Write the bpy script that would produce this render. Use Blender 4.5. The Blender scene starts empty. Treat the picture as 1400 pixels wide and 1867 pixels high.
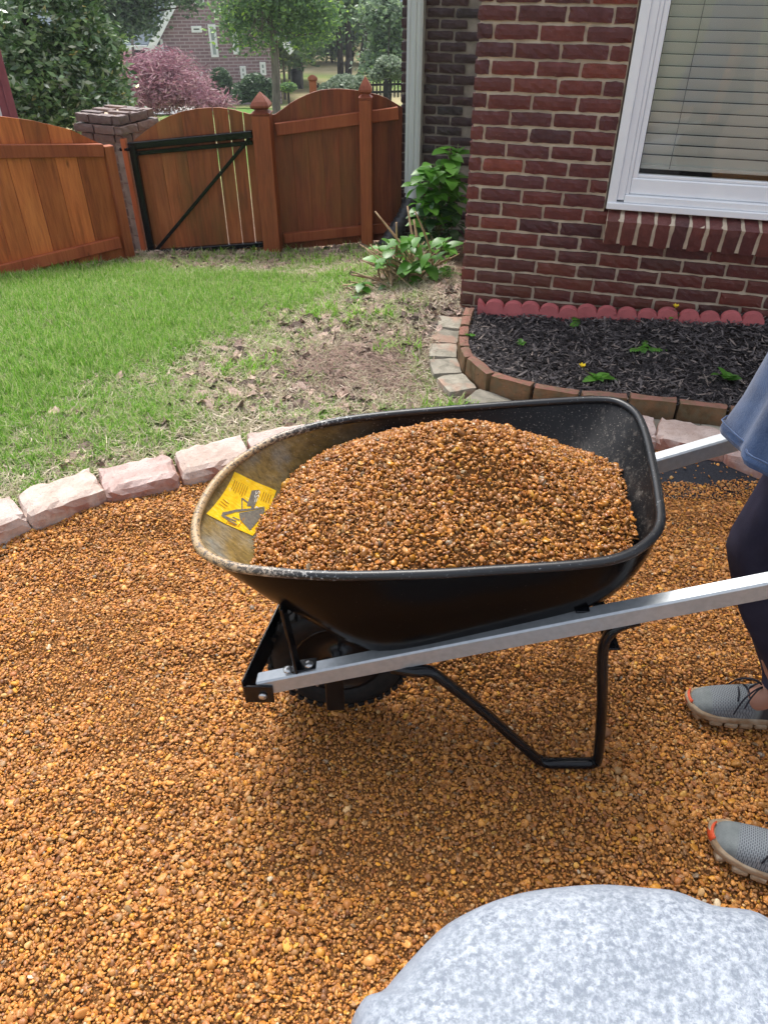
import bpy, bmesh, math, random
import numpy as np
from mathutils import Vector, Matrix, Euler
from mathutils.bvhtree import BVHTree
random.seed(7); RNG = np.random.default_rng(7)
R = math.radians
S = bpy.context.scene
COL = S.collection

# ---------------------------------------------------------------- camera, sky, sun, exposure
CAM_H = 1.65; PITCH = R(36.9); FPX = 1370.0
cam = bpy.data.cameras.new('camera'); cam.sensor_fit = 'HORIZONTAL'; cam.sensor_width = 36
cam.lens = 36 * FPX / 1400; cam.clip_start = .02; cam.clip_end = 2000
camo = bpy.data.objects.new('camera', cam); COL.objects.link(camo)
camo.location = (0, 0, CAM_H); camo.rotation_euler = (math.pi / 2 - PITCH, 0, 0); S.camera = camo

SUN_EL, SUN_AZ = R(62), R(-12)          # azimuth measured from +Y towards +X
w = bpy.data.worlds.new('World'); S.world = w; w.use_nodes = True
nt = w.node_tree; nt.nodes.clear()
sky = nt.nodes.new('ShaderNodeTexSky'); sky.sky_type = 'NISHITA'; sky.sun_disc = False
sky.sun_elevation = SUN_EL; sky.sun_rotation = SUN_AZ; sky.air_density = 1.0; sky.dust_density = 4.0; sky.ozone_density = 1.0
hs = nt.nodes.new('ShaderNodeHueSaturation'); hs.inputs['Saturation'].default_value = .42
bg = nt.nodes.new('ShaderNodeBackground'); bg.inputs['Strength'].default_value = .15
wo = nt.nodes.new('ShaderNodeOutputWorld')
nt.links.new(sky.outputs[0], hs.inputs['Color']); nt.links.new(hs.outputs[0], bg.inputs[0]); nt.links.new(bg.outputs[0], wo.inputs[0])
sl = bpy.data.lights.new('sun', 'SUN'); sl.energy = 1.5; sl.angle = R(24); sl.color = (1, .97, .92)
so = bpy.data.objects.new('sun', sl); COL.objects.link(so)
sd = Vector((math.sin(SUN_AZ) * math.cos(SUN_EL), math.cos(SUN_AZ) * math.cos(SUN_EL), math.sin(SUN_EL)))
so.rotation_euler = sd.to_track_quat('Z', 'Y').to_euler(); so.location = (0, 0, 12)
S.view_settings.view_transform = 'Standard'; S.view_settings.look = 'None'
S.view_settings.exposure = 1.12; S.view_settings.gamma = 1; S.view_settings.use_curve_mapping = False
S.render.engine = 'CYCLES'
S.cycles.max_bounces = 6; S.cycles.diffuse_bounces = 3; S.cycles.glossy_bounces = 3
S.cycles.transmission_bounces = 4; S.cycles.transparent_max_bounces = 6
S.cycles.use_denoising = True

# ---------------------------------------------------------------- geometry helpers
CP, SP = math.cos(PITCH), math.sin(PITCH)
def ray(px, py):                          # survey: direction through a point of the 1400 x 1867 photograph
    u = (px - 700) / FPX; v = (py - 933.5) / FPX
    return Vector((u, CP - v * SP, -(SP + v * CP)))
def onz(px, py, z):
    r = ray(px, py); return Vector((0, 0, CAM_H)) + r * ((z - CAM_H) / r.z)
def ony(px, py, y):
    r = ray(px, py); return Vector((0, 0, CAM_H)) + r * (y / r.y)
def onpl(px, py, p0, n):
    r = ray(px, py); o = Vector((0, 0, CAM_H)); return o + r * ((Vector(p0) - o).dot(n) / r.dot(n))

def link(name, me, mat=None, parent=None, loc=(0, 0, 0), rot=(0, 0, 0), scale=None, **kw):
    o = bpy.data.objects.new(name, me); COL.objects.link(o)
    if mat is not None and me is not None and len(me.materials) == 0: me.materials.append(mat)
    o.parent = parent; o.location = loc; o.rotation_euler = rot
    if scale is not None: o.scale = scale if hasattr(scale, '__len__') else (scale,) * 3
    for k, v in kw.items(): o[k] = v
    return o
def thing(name, label, category, loc=(0, 0, 0), rot=(0, 0, 0), group=None):
    o = link(name, None, None, None, loc, rot, label=label, category=category)
    if group: o['group'] = group
    return o
def pydata(v, f, smooth=False):
    me = bpy.data.meshes.new('m'); me.from_pydata([tuple(p) for p in v], [], [tuple(q) for q in f]); me.update()
    if smooth: me.polygons.foreach_set('use_smooth', [True] * len(me.polygons))
    return me
def npmesh(V, F):                         # V (n,3), F (m,k) all faces of the same size
    V = np.asarray(V, np.float32); F = np.asarray(F, np.int32); k = F.shape[1]
    me = bpy.data.meshes.new('m'); me.vertices.add(len(V)); me.vertices.foreach_set('co', V.ravel())
    me.loops.add(F.size); me.loops.foreach_set('vertex_index', F.ravel())
    me.polygons.add(len(F)); me.polygons.foreach_set('loop_start', np.arange(0, F.size, k, dtype=np.int32))
    me.polygons.foreach_set('loop_total', np.full(len(F), k, np.int32)); me.update(calc_edges=True); return me
def frombm(bm, smooth=False):
    me = bpy.data.meshes.new('m'); bmesh.ops.recalc_face_normals(bm, faces=bm.faces); bm.to_mesh(me); bm.free()
    if smooth: me.polygons.foreach_set('use_smooth', [True] * len(me.polygons))
    return me
def bbox(bm, x0, x1, y0, y1, z0, z1, bev=0.0, seg=1):
    vs = [bm.verts.new(p) for p in ((x0, y0, z0), (x1, y0, z0), (x1, y1, z0), (x0, y1, z0), (x0, y0, z1), (x1, y0, z1), (x1, y1, z1), (x0, y1, z1))]
    fs = [bm.faces.new([vs[i] for i in q]) for q in ((0, 3, 2, 1), (4, 5, 6, 7), (0, 1, 5, 4), (1, 2, 6, 5), (2, 3, 7, 6), (3, 0, 4, 7))]
    if bev > 0:
        es = list({e for f in fs for e in f.edges}); bmesh.ops.bevel(bm, geom=es, offset=bev, segments=seg, affect='EDGES', profile=.6)
def box(x0, x1, y0, y1, z0, z1, bev=0.0, seg=1):
    bm = bmesh.new(); bbox(bm, x0, x1, y0, y1, z0, z1, bev, seg); return frombm(bm)
def frames_along(pts):
    pts = [Vector(p) for p in pts]; out = []; up = None
    for i, p in enumerate(pts):
        a = pts[max(i - 1, 0)]; b = pts[min(i + 1, len(pts) - 1)]; t = (b - a).normalized()
        if up is None: up = Vector((0, 0, 1)) if abs(t.z) < .9 else Vector((0, 1, 0))
        s = t.cross(up)
        if s.length < 1e-5: s = t.cross(Vector((1, 0, 0)))
        s.normalize(); up = s.cross(t).normalized(); out.append((p, s, up))
    return out
def tube_into(V, F, pts, rad, n=8, sx=1.0, closed=False):
    fr = frames_along(pts); b0 = len(V); m = len(fr)
    for i, (p, s, u) in enumerate(fr):
        r = rad[i] if hasattr(rad, '__len__') else rad
        for k in range(n):
            a = 2 * math.pi * k / n; V.append(p + s * (math.cos(a) * r * sx) + u * (math.sin(a) * r))
    for i in range(m if closed else m - 1):
        for k in range(n):
            F.append((b0 + i * n + k, b0 + i * n + (k + 1) % n, b0 + ((i + 1) % m) * n + (k + 1) % n, b0 + ((i + 1) % m) * n + k))
    if not closed:
        F.append(tuple(b0 + k for k in range(n))[::-1]); F.append(tuple(b0 + (m - 1) * n + k for k in range(n)))
def tube(pts, rad, n=8, sx=1.0, closed=False, smooth=True):
    V, F = [], []; tube_into(V, F, pts, rad, n, sx, closed); return pydata(V, F, smooth)
def spline(pts, k=6, closed=False):
    P = [Vector(p) for p in pts]; n = len(P); out = []
    for i in range(n if closed else n - 1):
        if closed: a, b, c, d = P[(i - 1) % n], P[i], P[(i + 1) % n], P[(i + 2) % n]
        else: a, b, c, d = P[max(i - 1, 0)], P[i], P[i + 1], P[min(i + 2, n - 1)]
        for j in range(k):
            t = j / k; out.append(.5 * ((2 * b) + (c - a) * t + (2 * a - 5 * b + 4 * c - d) * t * t + (3 * b - a - 3 * c + d) * t ** 3))
    if not closed: out.append(P[-1])
    return out
def beam(p0, p1, wid, hei, bev=.003):      # rectangular bar from p0 to p1, wid horizontal, hei in the vertical plane
    p0, p1 = Vector(p0), Vector(p1); t = (p1 - p0); L = t.length; t.normalize()
    up = Vector((0, 0, 1)) if abs(t.z) < .95 else Vector((0, 1, 0))
    s = t.cross(up).normalized(); u = s.cross(t)
    me = box(0, L, -wid / 2, wid / 2, -hei / 2, hei / 2, bev)
    M = Matrix((t, -s, u)).transposed().to_4x4(); M.translation = p0; me.transform(M); return me
def lathe(prof, n=16):                     # (r, z) profile
    V, F = [], []
    for r, z in prof:
        for k in range(n):
            a = 2 * math.pi * k / n; V.append((r * math.cos(a), r * math.sin(a), z))
    for i in range(len(prof) - 1):
        for k in range(n): F.append((i * n + k, i * n + (k + 1) % n, (i + 1) * n + (k + 1) % n, (i + 1) * n + k))
    F.append(tuple(range(n))[::-1]); F.append(tuple((len(prof) - 1) * n + k for k in range(n))); return pydata(V, F, True)
def wav(x, y, seed, n=10, f0=1.0, f1=6.0):  # smooth random relief, about -1..1
    r = np.random.default_rng(seed); o = 0; tot = 0
    for i in range(n):
        f = f0 * (f1 / f0) ** (i / max(1, n - 1)); a = r.uniform(0, 2 * np.pi); ph = r.uniform(0, 6.28); am = 1 / (1 + i * .25)
        o = o + am * np.sin(2 * np.pi * f * (x * np.cos(a) + y * np.sin(a)) + ph); tot += am
    return o / (tot * .5)
def sstep(a, b, x): t = np.clip((x - a) / (b - a), 0, 1); return t * t * (3 - 2 * t)

# ---------------------------------------------------------------- material helpers
class N:
    def __init__(s, name):
        s.m = bpy.data.materials.new(name); s.m.use_nodes = True; s.t = s.m.node_tree; s.t.nodes.clear()
        s.out = s.t.nodes.new('ShaderNodeOutputMaterial')
    def n(s, typ, ins=None, **kw):
        d = s.t.nodes.new(typ)
        for k, v in kw.items(): setattr(d, k, v)
        for k, v in (ins or {}).items(): s.set(d, k, v)
        return d
    def set(s, d, k, v):
        i = d.inputs[k]
        if isinstance(v, bpy.types.NodeSocket): s.t.links.new(v, i)
        else:
            try: i.default_value = v
            except Exception: i.default_value = tuple(v) + (1,)
    def coords(s, stretch=(1, 1, 1), rnd=True, kind='Object'):
        tc = s.n('ShaderNodeTexCoord').outputs[kind]
        if rnd:
            oi = s.n('ShaderNodeObjectInfo').outputs['Random']
            a = s.n('ShaderNodeVectorMath', {0: tc}, operation='ADD'); m = s.n('ShaderNodeMath', {0: oi, 1: 37.0}, operation='MULTIPLY')
            s.t.links.new(m.outputs[0], a.inputs[1]); tc = a.outputs[0]
        mp = s.n('ShaderNodeMapping', {'Vector': tc, 'Scale': stretch}); return mp.outputs[0]
    def noise(s, vec, scale, detail=4, rough=.55, dist=0):
        return s.n('ShaderNodeTexNoise', {'Vector': vec, 'Scale': scale, 'Detail': detail, 'Roughness': rough, 'Distortion': dist}).outputs['Fac']
    def ramp(s, fac, stops, interp='LINEAR'):
        r = s.n('ShaderNodeValToRGB', {'Fac': fac}); cr = r.color_ramp; cr.interpolation = interp
        while len(cr.elements) < len(stops): cr.elements.new(.5)
        for e, (p, c) in zip(cr.elements, stops): e.position = p; e.color = (tuple(c) + (1,)) if len(c) == 3 else c
        return r.outputs['Color']
    def mix(s, fac, a, b, mode='MIX'):
        d = s.n('ShaderNodeMix', data_type='RGBA', blend_type=mode)
        s.set(d, 0, fac)
        for k, v in ((6, a), (7, b)):
            if isinstance(v, bpy.types.NodeSocket): s.t.links.new(v, d.inputs[k])
            else: d.inputs[k].default_value = tuple(v) + (1,)
        return d.outputs[2]
    def math(s, op, a, b=0.0, clamp=False):
        d = s.n('ShaderNodeMath', {0: a, 1: b}, operation=op); d.use_clamp = clamp; return d.outputs[0]
    def rng(s, v, a, b, c=0.0, e=1.0):
        return s.n('ShaderNodeMapRange', {'Value': v, 'From Min': a, 'From Max': b, 'To Min': c, 'To Max': e}).outputs[0]
    def hsv(s, col, h=.5, sat=1.0, v=1.0):
        return s.n('ShaderNodeHueSaturation', {'Hue': h, 'Saturation': sat, 'Value': v, 'Color': col}).outputs[0]
    def bump(s, h, strength=.5, dist=.01, normal=None):
        d = s.n('ShaderNodeBump', {'Height': h, 'Strength': strength, 'Distance': dist})
        if normal is not None: s.t.links.new(normal, d.inputs['Normal'])
        return d.outputs[0]
    def bsdf(s, col, rough=.7, metal=0.0, normal=None, spec=.4, **kw):
        ins = {'Base Color': col, 'Roughness': rough, 'Metallic': metal, 'Specular IOR Level': spec}; ins.update(kw)
        d = s.n('ShaderNodeBsdfPrincipled', ins)
        if normal is not None: s.t.links.new(normal, d.inputs['Normal'])
        s.t.links.new(d.outputs[0], s.out.inputs['Surface']); return d

def simple(name, c1, c2=None, scale=20, rough=.7, spec=.4, bump=.3, bdist=.004, bscale=None, objv=0.0, stretch=(1, 1, 1), metal=0.0, ramp=(.35, .65), detail=5):
    n = N(name); v = n.coords(stretch); c2 = c2 or tuple(x * .8 for x in c1)
    f = n.noise(v, scale, detail); col = n.ramp(f, [(ramp[0], c1), (ramp[1], c2)])
    if objv:
        oi = n.n('ShaderNodeObjectInfo').outputs['Random']; col = n.hsv(col, v=n.rng(oi, 0, 1, 1 - objv, 1 + objv))
    nm = None
    if bump: nm = n.bump(n.noise(v, bscale or scale * 2, 6, .65), bump, bdist)
    n.bsdf(col, rough, metal, nm, spec); return n.m

def m_brick(name, stops, mort=False, stain=True):
    n = N(name); v = n.coords(); oi = n.n('ShaderNodeObjectInfo').outputs['Random']
    base = n.ramp(oi, stops)
    f = n.noise(v, 22, 6, .7); col = n.mix(n.rng(f, .3, .7), base, n.hsv(base, v=.62))
    sp = n.noise(v, 60, 4, .6); col = n.mix(n.rng(sp, .66, .74, 0, .35), col, (.30, .24, .2))
    if stain:                               # mineral staining near the soil
        g = n.n('ShaderNodeNewGeometry').outputs['Position']; z = n.n('ShaderNodeSeparateXYZ', {0: g}).outputs[2]
        m = n.math('MULTIPLY', n.rng(z, .55, .15, 0, .55), n.rng(n.noise(g, 5, 4), .35, .65), True)
        col = n.mix(m, col, (.13, .065, .03))
    nm = n.bump(n.noise(v, 75, 8, .7), .55, .006); nm = n.bump(n.noise(v, 12, 3), .4, .008, nm)
    n.bsdf(col, n.rng(f, .3, .7, .32, .7), 0, nm, .5); return n.m
M = {}
BR = [(0, (.140, .028, .023)), (.25, (.095, .021, .022)), (.45, (.165, .032, .022)), (.62, (.070, .018, .020)), (.75, (.12, .030, .030)), (.88, (.25, .048, .025)), (1, (.07, .024, .026))]
M['brick'] = m_brick('red_brick', BR)
M['brick_shade'] = m_brick('shaded_red_brick', [(0, (.05, .018, .022)), (.5, (.04, .016, .022)), (.8, (.06, .02, .024)), (1, (.025, .018, .024))], stain=False)  # rear wing copy of the house brick, shade put into the colour
M['brick_sill'] = m_brick('sill_brick', [(0, (.19, .055, .045)), (.5, (.15, .045, .042)), (.8, (.24, .075, .05)), (1, (.08, .03, .035))], stain=False)
M['brick_pier'] = m_brick('pier_brick', [(0, (.20, .12, .10)), (.5, (.13, .085, .08)), (1, (.26, .16, .13))], stain=False)
M['mortar'] = simple('mortar', (.68, .57, .43), (.50, .40, .29), 14, .95, .2, .6, .006, 60)
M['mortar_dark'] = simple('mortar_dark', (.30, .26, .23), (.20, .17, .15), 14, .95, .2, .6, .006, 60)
M['white'] = simple('white_paint', (.86, .87, .88), (.80, .81, .83), 5, .38, .5, .05, .001, 30)
M['spout'] = simple('downspout_paint', (.56, .59, .60), (.48, .51, .53), 6, .4, .5, .08, .001, 40, stretch=(3, 3, .4))
M['corr'] = simple('black_plastic_pipe', (.02, .022, .025), (.04, .042, .045), 9, .4, .5, .1, .001)
def m_wood(name, dark, mid, light, green=0.0, wear=0.0, rough=.55):
    n = N(name); v = n.coords((1, 1, .09)); oi = n.n('ShaderNodeObjectInfo').outputs['Random']
    g = n.noise(v, 45, 6, .65, .6); big = n.noise(v, 7, 3, .5, .3)
    col = n.ramp(n.mix(.5, g, big), [(.34, dark), (.5, mid), (.66, light)])
    iso = n.coords((1, 1, .35)); kn = n.n('ShaderNodeTexVoronoi', {'Vector': iso, 'Scale': 5.5}).outputs['Distance']
    col = n.mix(n.rng(kn, .07, .02, 0, .75), col, tuple(c * .35 for c in dark))
    col = n.hsv(col, v=n.rng(oi, 0, 1, .74, 1.22))
    if green:
        f = n.noise(n.coords((1, 1, .3)), 4, 4); col = n.mix(n.rng(f, .45, .7, 0, green), col, (.09, .075, .018))
    if wear:
        f = n.noise(n.coords((1.6, 1.6, .05)), 30, 3); h = n.noise(n.coords((1, 1, .6)), 3.5, 2)
        col = n.mix(n.math('MULTIPLY', n.rng(f, .62, .68), n.rng(h, .6, .66, 0, wear), True), col, (.45, .34, .26))
    nm = n.bump(g, .35, .003); n.bsdf(col, rough, 0, nm, .35); return n.m
M['wood_l'] = m_wood('cedar_orange', (.24, .056, .020), (.50, .135, .040), (.66, .21, .062), .15, .9)
M['wood_g'] = m_wood('cedar_gate', (.155, .042, .015), (.32, .090, .029), (.43, .145, .048), .5)
M['wood_r'] = m_wood('cedar_shaded', (.10, .027, .015), (.21, .056, .024), (.29, .09, .035), .4)  # right panel cedar, its shade painted in as a darker brown
M['wood_rail'] = m_wood('cedar_rail', (.22, .052, .022), (.36, .092, .035), (.44, .13, .05))
M['wood_post'] = m_wood('cedar_post', (.17, .045, .018), (.31, .082, .03), (.40, .125, .045), .2)
M['steel_black'] = simple('black_powder_coat', (.003, .0035, .005), (.005, .006, .008), 30, .22, .35, .06, .001, 90)
M['leafgreen'] = None
def m_leaf(name, stops, rough=.4, spec=.5, trans=.25, objr=False):
    n = N(name)
    r = n.n('ShaderNodeObjectInfo').outputs['Random'] if objr else n.n('ShaderNodeNewGeometry').outputs['Random Per Island']
    col = n.ramp(r, stops); d = n.bsdf(col, rough, 0, None, spec)
    tr = n.n('ShaderNodeBsdfTranslucent', {'Color': n.hsv(col, v=1.5)}); mx = n.n('ShaderNodeMixShader', {0: trans, 1: d.outputs[0], 2: tr.outputs[0]})
    n.t.links.new(mx.outputs[0], n.out.inputs['Surface']); return n.m
M['bark_grey'] = simple('bark_grey', (.22, .20, .18), (.11, .10, .09), 14, .9, .2, .8, .02, 20, stretch=(1, 1, .25))
M['bark_dark'] = simple('bark_dark', (.07, .06, .055), (.03, .027, .025), 14, .9, .2, .8, .02, 20, stretch=(1, 1, .25))
M['stem'] = simple('green_stem', (.10, .17, .05), (.16, .12, .06), 30, .6, .4, .2)
M['dry'] = simple('dry_stalk', (.50, .36, .23), (.30, .19, .11), 25, .8, .3, .4, .002, 60, objv=.3)

# ---------------------------------------------------------------- terrain
def prof(y):
    return np.interp(y, [-10, 1.5, 2.6, 3.5, 4.5, 5.4, 6.3, 8, 15, 30, 42, 50, 70, 400], [.02, .05, .045, 0, -.1, -.25, -.36, -.6, -1.5, -3.2, -4.6, -5.1, -5.4, -5.4])
EDGE = np.array([(-4.5, -1.0), (-2.9, .2), (-2.2, 1.15), (-1.75, 1.72), (-1.36, 2.08), (-1.07, 2.28), (-.79, 2.41), (-.52, 2.53), (-.24, 2.63), (.1, 2.70), (.45, 2.74), (.8, 2.72), (1.07, 2.67), (1.27, 2.60), (1.5, 2.46), (1.9, 2.15), (2.4, 1.6), (3.2, .5)])
def edge_y(x): return np.interp(x, EDGE[:, 0], EDGE[:, 1])
BEDC = (.45, 2.95)
INNER = spline([(.455, 3.82, 0), (.40, 3.55, 0), (.385, 3.28, 0), (.45, 3.06, 0), (.60, 2.945, 0), (.81, 2.86, 0), (1.06, 2.82, 0), (1.32, 2.76, 0), (1.6, 2.68, 0), (1.95, 2.55, 0), (2.5, 2.25, 0)], 8)
INX = np.array([p.x for p in INNER]); INY = np.array([p.y for p in INNER])
def in_bed(x, y):                          # right of / above the inner edging line
    i = int(np.argmin(INX)); lowy = np.interp(x, INX[i:], INY[i:]); leftx = np.interp(y, INY[:i + 1][::-1], INX[:i + 1][::-1])
    return (y > lowy) & (x > np.where(y > INY[i], leftx, INX[i]))
TH = R(15.7); WD = Vector((math.cos(TH), -math.sin(TH), 0)); WN = Vector((math.sin(TH), math.cos(TH), 0))
WC = Vector((.408, 3.928, 0)); BW = Vector((.125, 6.371, 0))
def terr(x, y):
    z = prof(y) + .14 * sstep(-.7, .45, x) * sstep(3.0, 4.2, y) * (1 - .3 * sstep(4.2, 6.2, y)) * (1 - sstep(7, 9, y))
    z = z + .008 * wav(x, y, 3, 8, .4, 2.5) * sstep(2.4, 3, y) + .25 * wav(x, y, 5, 6, .01, .05) * sstep(20, 40, y)
    ins = sstep(.05, -.05, y - edge_y(x))    # dips below the gravel inside the kerb stones
    z = z * (1 - ins) + (-.06) * ins
    return np.where(in_bed(x, y) & (y < 4.3) & (x < 2.5), -.08, z)
def bed_z(x, y):
    return .115 + .09 * sstep(.5, 1.9, x) * sstep(2.9, 3.6, y) + .012 * wav(x, y, 11, 6, 1, 4)
def grav_z(x, y):
    a = .024 * wav(x * .6, y * 1.9, 21, 9, .8, 3.6)
    d = np.hypot((x + .05), (y - 1.36) * 1.3); a = a - .012 * np.exp(-(d / .2) ** 2)
    r = edge_y(x) - y; a = a + .042 * sstep(.5, .05, r)
    return a

def nonuni(segs):
    out = []
    for a, b, s in segs: out += list(np.arange(a, b, s))
    out.append(segs[-1][1]); return np.array(out)
def grid_mesh(xs, ys, zf):
    X, Y = np.meshgrid(xs, ys); Z = zf(X, Y); V = np.stack([X, Y, Z], -1).reshape(-1, 3); nx, ny = len(xs), len(ys)
    i = np.arange(ny - 1)[:, None] * nx + np.arange(nx - 1)[None]; F = np.stack([i, i + 1, i + 1 + nx, i + nx], -1).reshape(-1, 4)
    me = npmesh(V, F); me.polygons.foreach_set('use_smooth', [True] * len(me.polygons)); return me

n = N('soil_and_turf'); pos = n.n('ShaderNodeNewGeometry').outputs['Position']
sep = n.n('ShaderNodeSeparateXYZ', {0: pos}); PX, PY = sep.outputs[0], sep.outputs[1]
a = n.noise(pos, 9, 6, .7); b = n.noise(pos, 60, 5, .7); c = n.noise(pos, 1.1, 4)
soil = n.ramp(n.mix(.5, a, b), [(.35, (.045, .028, .02)), (.5, (.13, .085, .06)), (.62, (.26, .19, .14))])
turf = n.ramp(b, [(.35, (.05, .07, .02)), (.65, (.13, .16, .06))])
gm = n.math('MULTIPLY', n.rng(n.math('ADD', PX, n.math('MULTIPLY', n.math('SUBTRACT', c, .5), 1.6)), -.2, -1.0), n.rng(PY, 5.9, 5.3), True)
soil = n.hsv(soil, v=1.25); near = n.mix(gm, soil, turf)
far = n.ramp(n.noise(pos, .12, 5, .6), [(.40, (.36, .31, .17)), (.50, (.20, .25, .08)), (.58, (.10, .22, .04))])
far = n.mix(n.rng(n.noise(pos, 3, 6, .7), .4, .6, 0, .5), far, n.hsv(far, v=.6))
dry = n.ramp(n.noise(pos, .7, 4), [(.4, (.42, .36, .22)), (.6, (.34, .30, .17))])
far = n.mix(n.math('MULTIPLY', n.rng(PY, 56, 60), n.rng(PY, 86, 80), True), far, dry)
col = n.mix(n.rng(PY, 7.5, 12), near, far)
n.bsdf(col, .95, 0, n.bump(n.mix(.5, a, b), .8, .02), .15); M['ground'] = n.m
xs = nonuni([(-300, -60, 20), (-60, -10, 3), (-10, -3.2, .4), (-3.2, 2.8, .045), (2.8, 10, .4), (10, 60, 3), (60, 300, 20)])
ys = nonuni([(-60, -4, 6), (-4, 1.4, .25), (1.4, 4.2, .04), (4.2, 7.2, .08), (7.2, 16, .5), (16, 100, 2), (100, 600, 25)])
link('ground', grid_mesh(xs, ys, terr), M['ground'], kind='structure')

# ---------------------------------------------------------------- scatter tool (uncountable stuff only)
def scatter(name, protos, mats, P, rot, scl, **kw):
    pc = bpy.data.collections.new(name + '_kinds')
    for i, me in enumerate(protos):
        if len(me.materials) == 0: me.materials.append(mats[i % len(mats)] if isinstance(mats, list) else mats)
        o = bpy.data.objects.new('%s_kind_%02d' % (name, i), me); pc.objects.link(o)
    me = bpy.data.meshes.new(name); k = len(P); me.vertices.add(k); me.vertices.foreach_set('co', np.asarray(P, np.float32).ravel())
    for nm, ty, arr, fld in (('rot', 'FLOAT_VECTOR', rot, 'vector'), ('scl', 'FLOAT_VECTOR', scl, 'vector'), ('pick', 'INT', RNG.integers(0, len(protos), k), 'value')):
        at = me.attributes.new(nm, ty, 'POINT'); at.data.foreach_set(fld, np.ascontiguousarray(arr, np.int32 if ty == 'INT' else np.float32).ravel())
    g = bpy.data.node_groups.new(name + '_nodes', 'GeometryNodeTree')
    g.interface.new_socket('Geometry', in_out='INPUT', socket_type='NodeSocketGeometry'); g.interface.new_socket('Geometry', in_out='OUTPUT', socket_type='NodeSocketGeometry')
    a = g.nodes.new('NodeGroupInput'); z = g.nodes.new('NodeGroupOutput'); ip = g.nodes.new('GeometryNodeInstanceOnPoints'); ci = g.nodes.new('GeometryNodeCollectionInfo')
    ci.inputs['Collection'].default_value = pc; ci.inputs['Separate Children'].default_value = True; ci.inputs['Reset Children'].default_value = True
    ip.inputs['Pick Instance'].default_value = True
    def att(nm, ty):
        q = g.nodes.new('GeometryNodeInputNamedAttribute'); q.data_type = ty; q.inputs[0].default_value = nm; return [o for o in q.outputs if o.enabled and o.name == 'Attribute'][0]
    L = g.links.new
    L(a.outputs[0], ip.inputs['Points']); L(ci.outputs[0], ip.inputs['Instance']); L(att('pick', 'INT'), ip.inputs['Instance Index'])
    L(att('rot', 'FLOAT_VECTOR'), ip.inputs['Rotation']); L(att('scl', 'FLOAT_VECTOR'), ip.inputs['Scale']); L(ip.outputs[0], z.inputs[0])
    o = link(name, me, None, None, kind='stuff', **kw); md = o.modifiers.new('scatter', 'NODES'); md.node_group = g; return o

def pebble(seed):
    r = random.Random(seed); bm = bmesh.new(); bmesh.ops.create_icosphere(bm, subdivisions=2, radius=.5)
    fl = r.uniform(.45, .8); el = r.uniform(1.0, 1.45); ang = r.random() < .75
    pl = [(Vector((r.uniform(-1, 1), r.uniform(-1, 1), r.uniform(-1, 1))).normalized(), r.uniform(.22, .40)) for _ in range(11 if ang else 5)]
    for v in bm.verts:
        for nn, d in pl:
            q = v.co.dot(nn)
            if q > d: v.co -= nn * (q - d)
        v.co = Vector((v.co.x * el, v.co.y, v.co.z * fl))
    return frombm(bm, True)
PEB = [pebble(i) for i in range(22)]
def m_peb(name, stops, rough=(.35, .6), val=1.0):
    n = N(name); oi = n.n('ShaderNodeObjectInfo').outputs['Random']; col = n.ramp(oi, stops)
    v = n.coords((1, 1, 1)); f = n.noise(v, 2.2, 4, .6); col = n.mix(n.rng(f, .35, .7, 0, .55), col, n.hsv(col, v=.55, sat=1.1))
    r2 = n.math('FRACT', n.math('MULTIPLY', oi, 53.7)); col = n.hsv(col, v=n.rng(r2, 0, 1, .56 * val, 1.34 * val))
    n.bsdf(col, n.rng(f, .3, .7, rough[0], rough[1]), 0, None, .45); return n.m
PST = [(0, (.42, .185, .045)), (.12, (.50, .25, .07)), (.25, (.35, .14, .034)), (.38, (.55, .29, .10)), (.5, (.28, .11, .04)), (.62, (.44, .20, .05)), (.72, (.38, .19, .08)), (.82, (.56, .27, .04)), (.9, (.25, .12, .06)), (.955, (.50, .34, .17)), (.975, (.62, .34, .03)), (.990, (.34, .24, .15)), (.996, (.15, .13, .12)), (1, (.60, .52, .40))]
PST = [(p, (c[0] * 1.18, c[1] * 1.06, c[2] * .88)) for p, c in PST]
M['peb'] = m_peb('river_pebble', PST)
PEB2 = [m.copy() for m in PEB]; [m.materials.clear() for m in PEB2]
M['peb2'] = m_peb('wet_river_pebble', [(p, (c[0] * .80, c[1] * .76, c[2] * .70)) for p, c in PST], (.2, .45))
M['peb3'] = simple('gravel_fines', (.32, .15, .05), (.18, .08, .028), 90, .9, .2, .8, .006, 140)

link('gravel_base', grid_mesh(nonuni([(-3.2, 2.6, .03)]), nonuni([(-.6, 2.9, .03)]), lambda x, y: np.where(y < edge_y(x) + .03, grav_z(x, y) - .009, -.12)), M['peb3'], kind='structure')
cell = .0067
gx, gy = np.meshgrid(np.arange(-1.75, 1.95, cell), np.arange(.22, 2.85, cell)); gx = gx.ravel() + RNG.uniform(-.5, .5, gx.size) * cell; gy = gy.ravel() + RNG.uniform(-.5, .5, gy.size) * cell
hw = .16 + (gy * CP + CAM_H * SP) * 700 / FPX
FAB = lambda x, y: ((x - 1.28) / .26) ** 2 + ((y - 2.42) / .075) ** 2 + .5 * wav(x, y, 8, 6, 3, 12)
k = (gy < edge_y(gx) + .0) & (np.abs(gx) < hw); fb = FAB(gx, gy) < 1; k &= ~(fb & (RNG.random(gx.size) > .06))
gx, gy = gx[k], gy[k]; m = len(gx)
sz = np.clip(RNG.lognormal(math.log(.0080), .36, m), .004, .024); sz *= 1 + .18 * wav(gx, gy, 31, 8, .8, 4)
big = RNG.random(m) < .004; sz[big] *= 1.7
P = np.stack([gx, gy, grav_z(gx, gy) + RNG.uniform(-.004, .0035, m)], -1)
rot = np.stack([RNG.normal(0, .45, m), RNG.normal(0, .45, m), RNG.uniform(0, 6.28, m)], -1)
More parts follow.
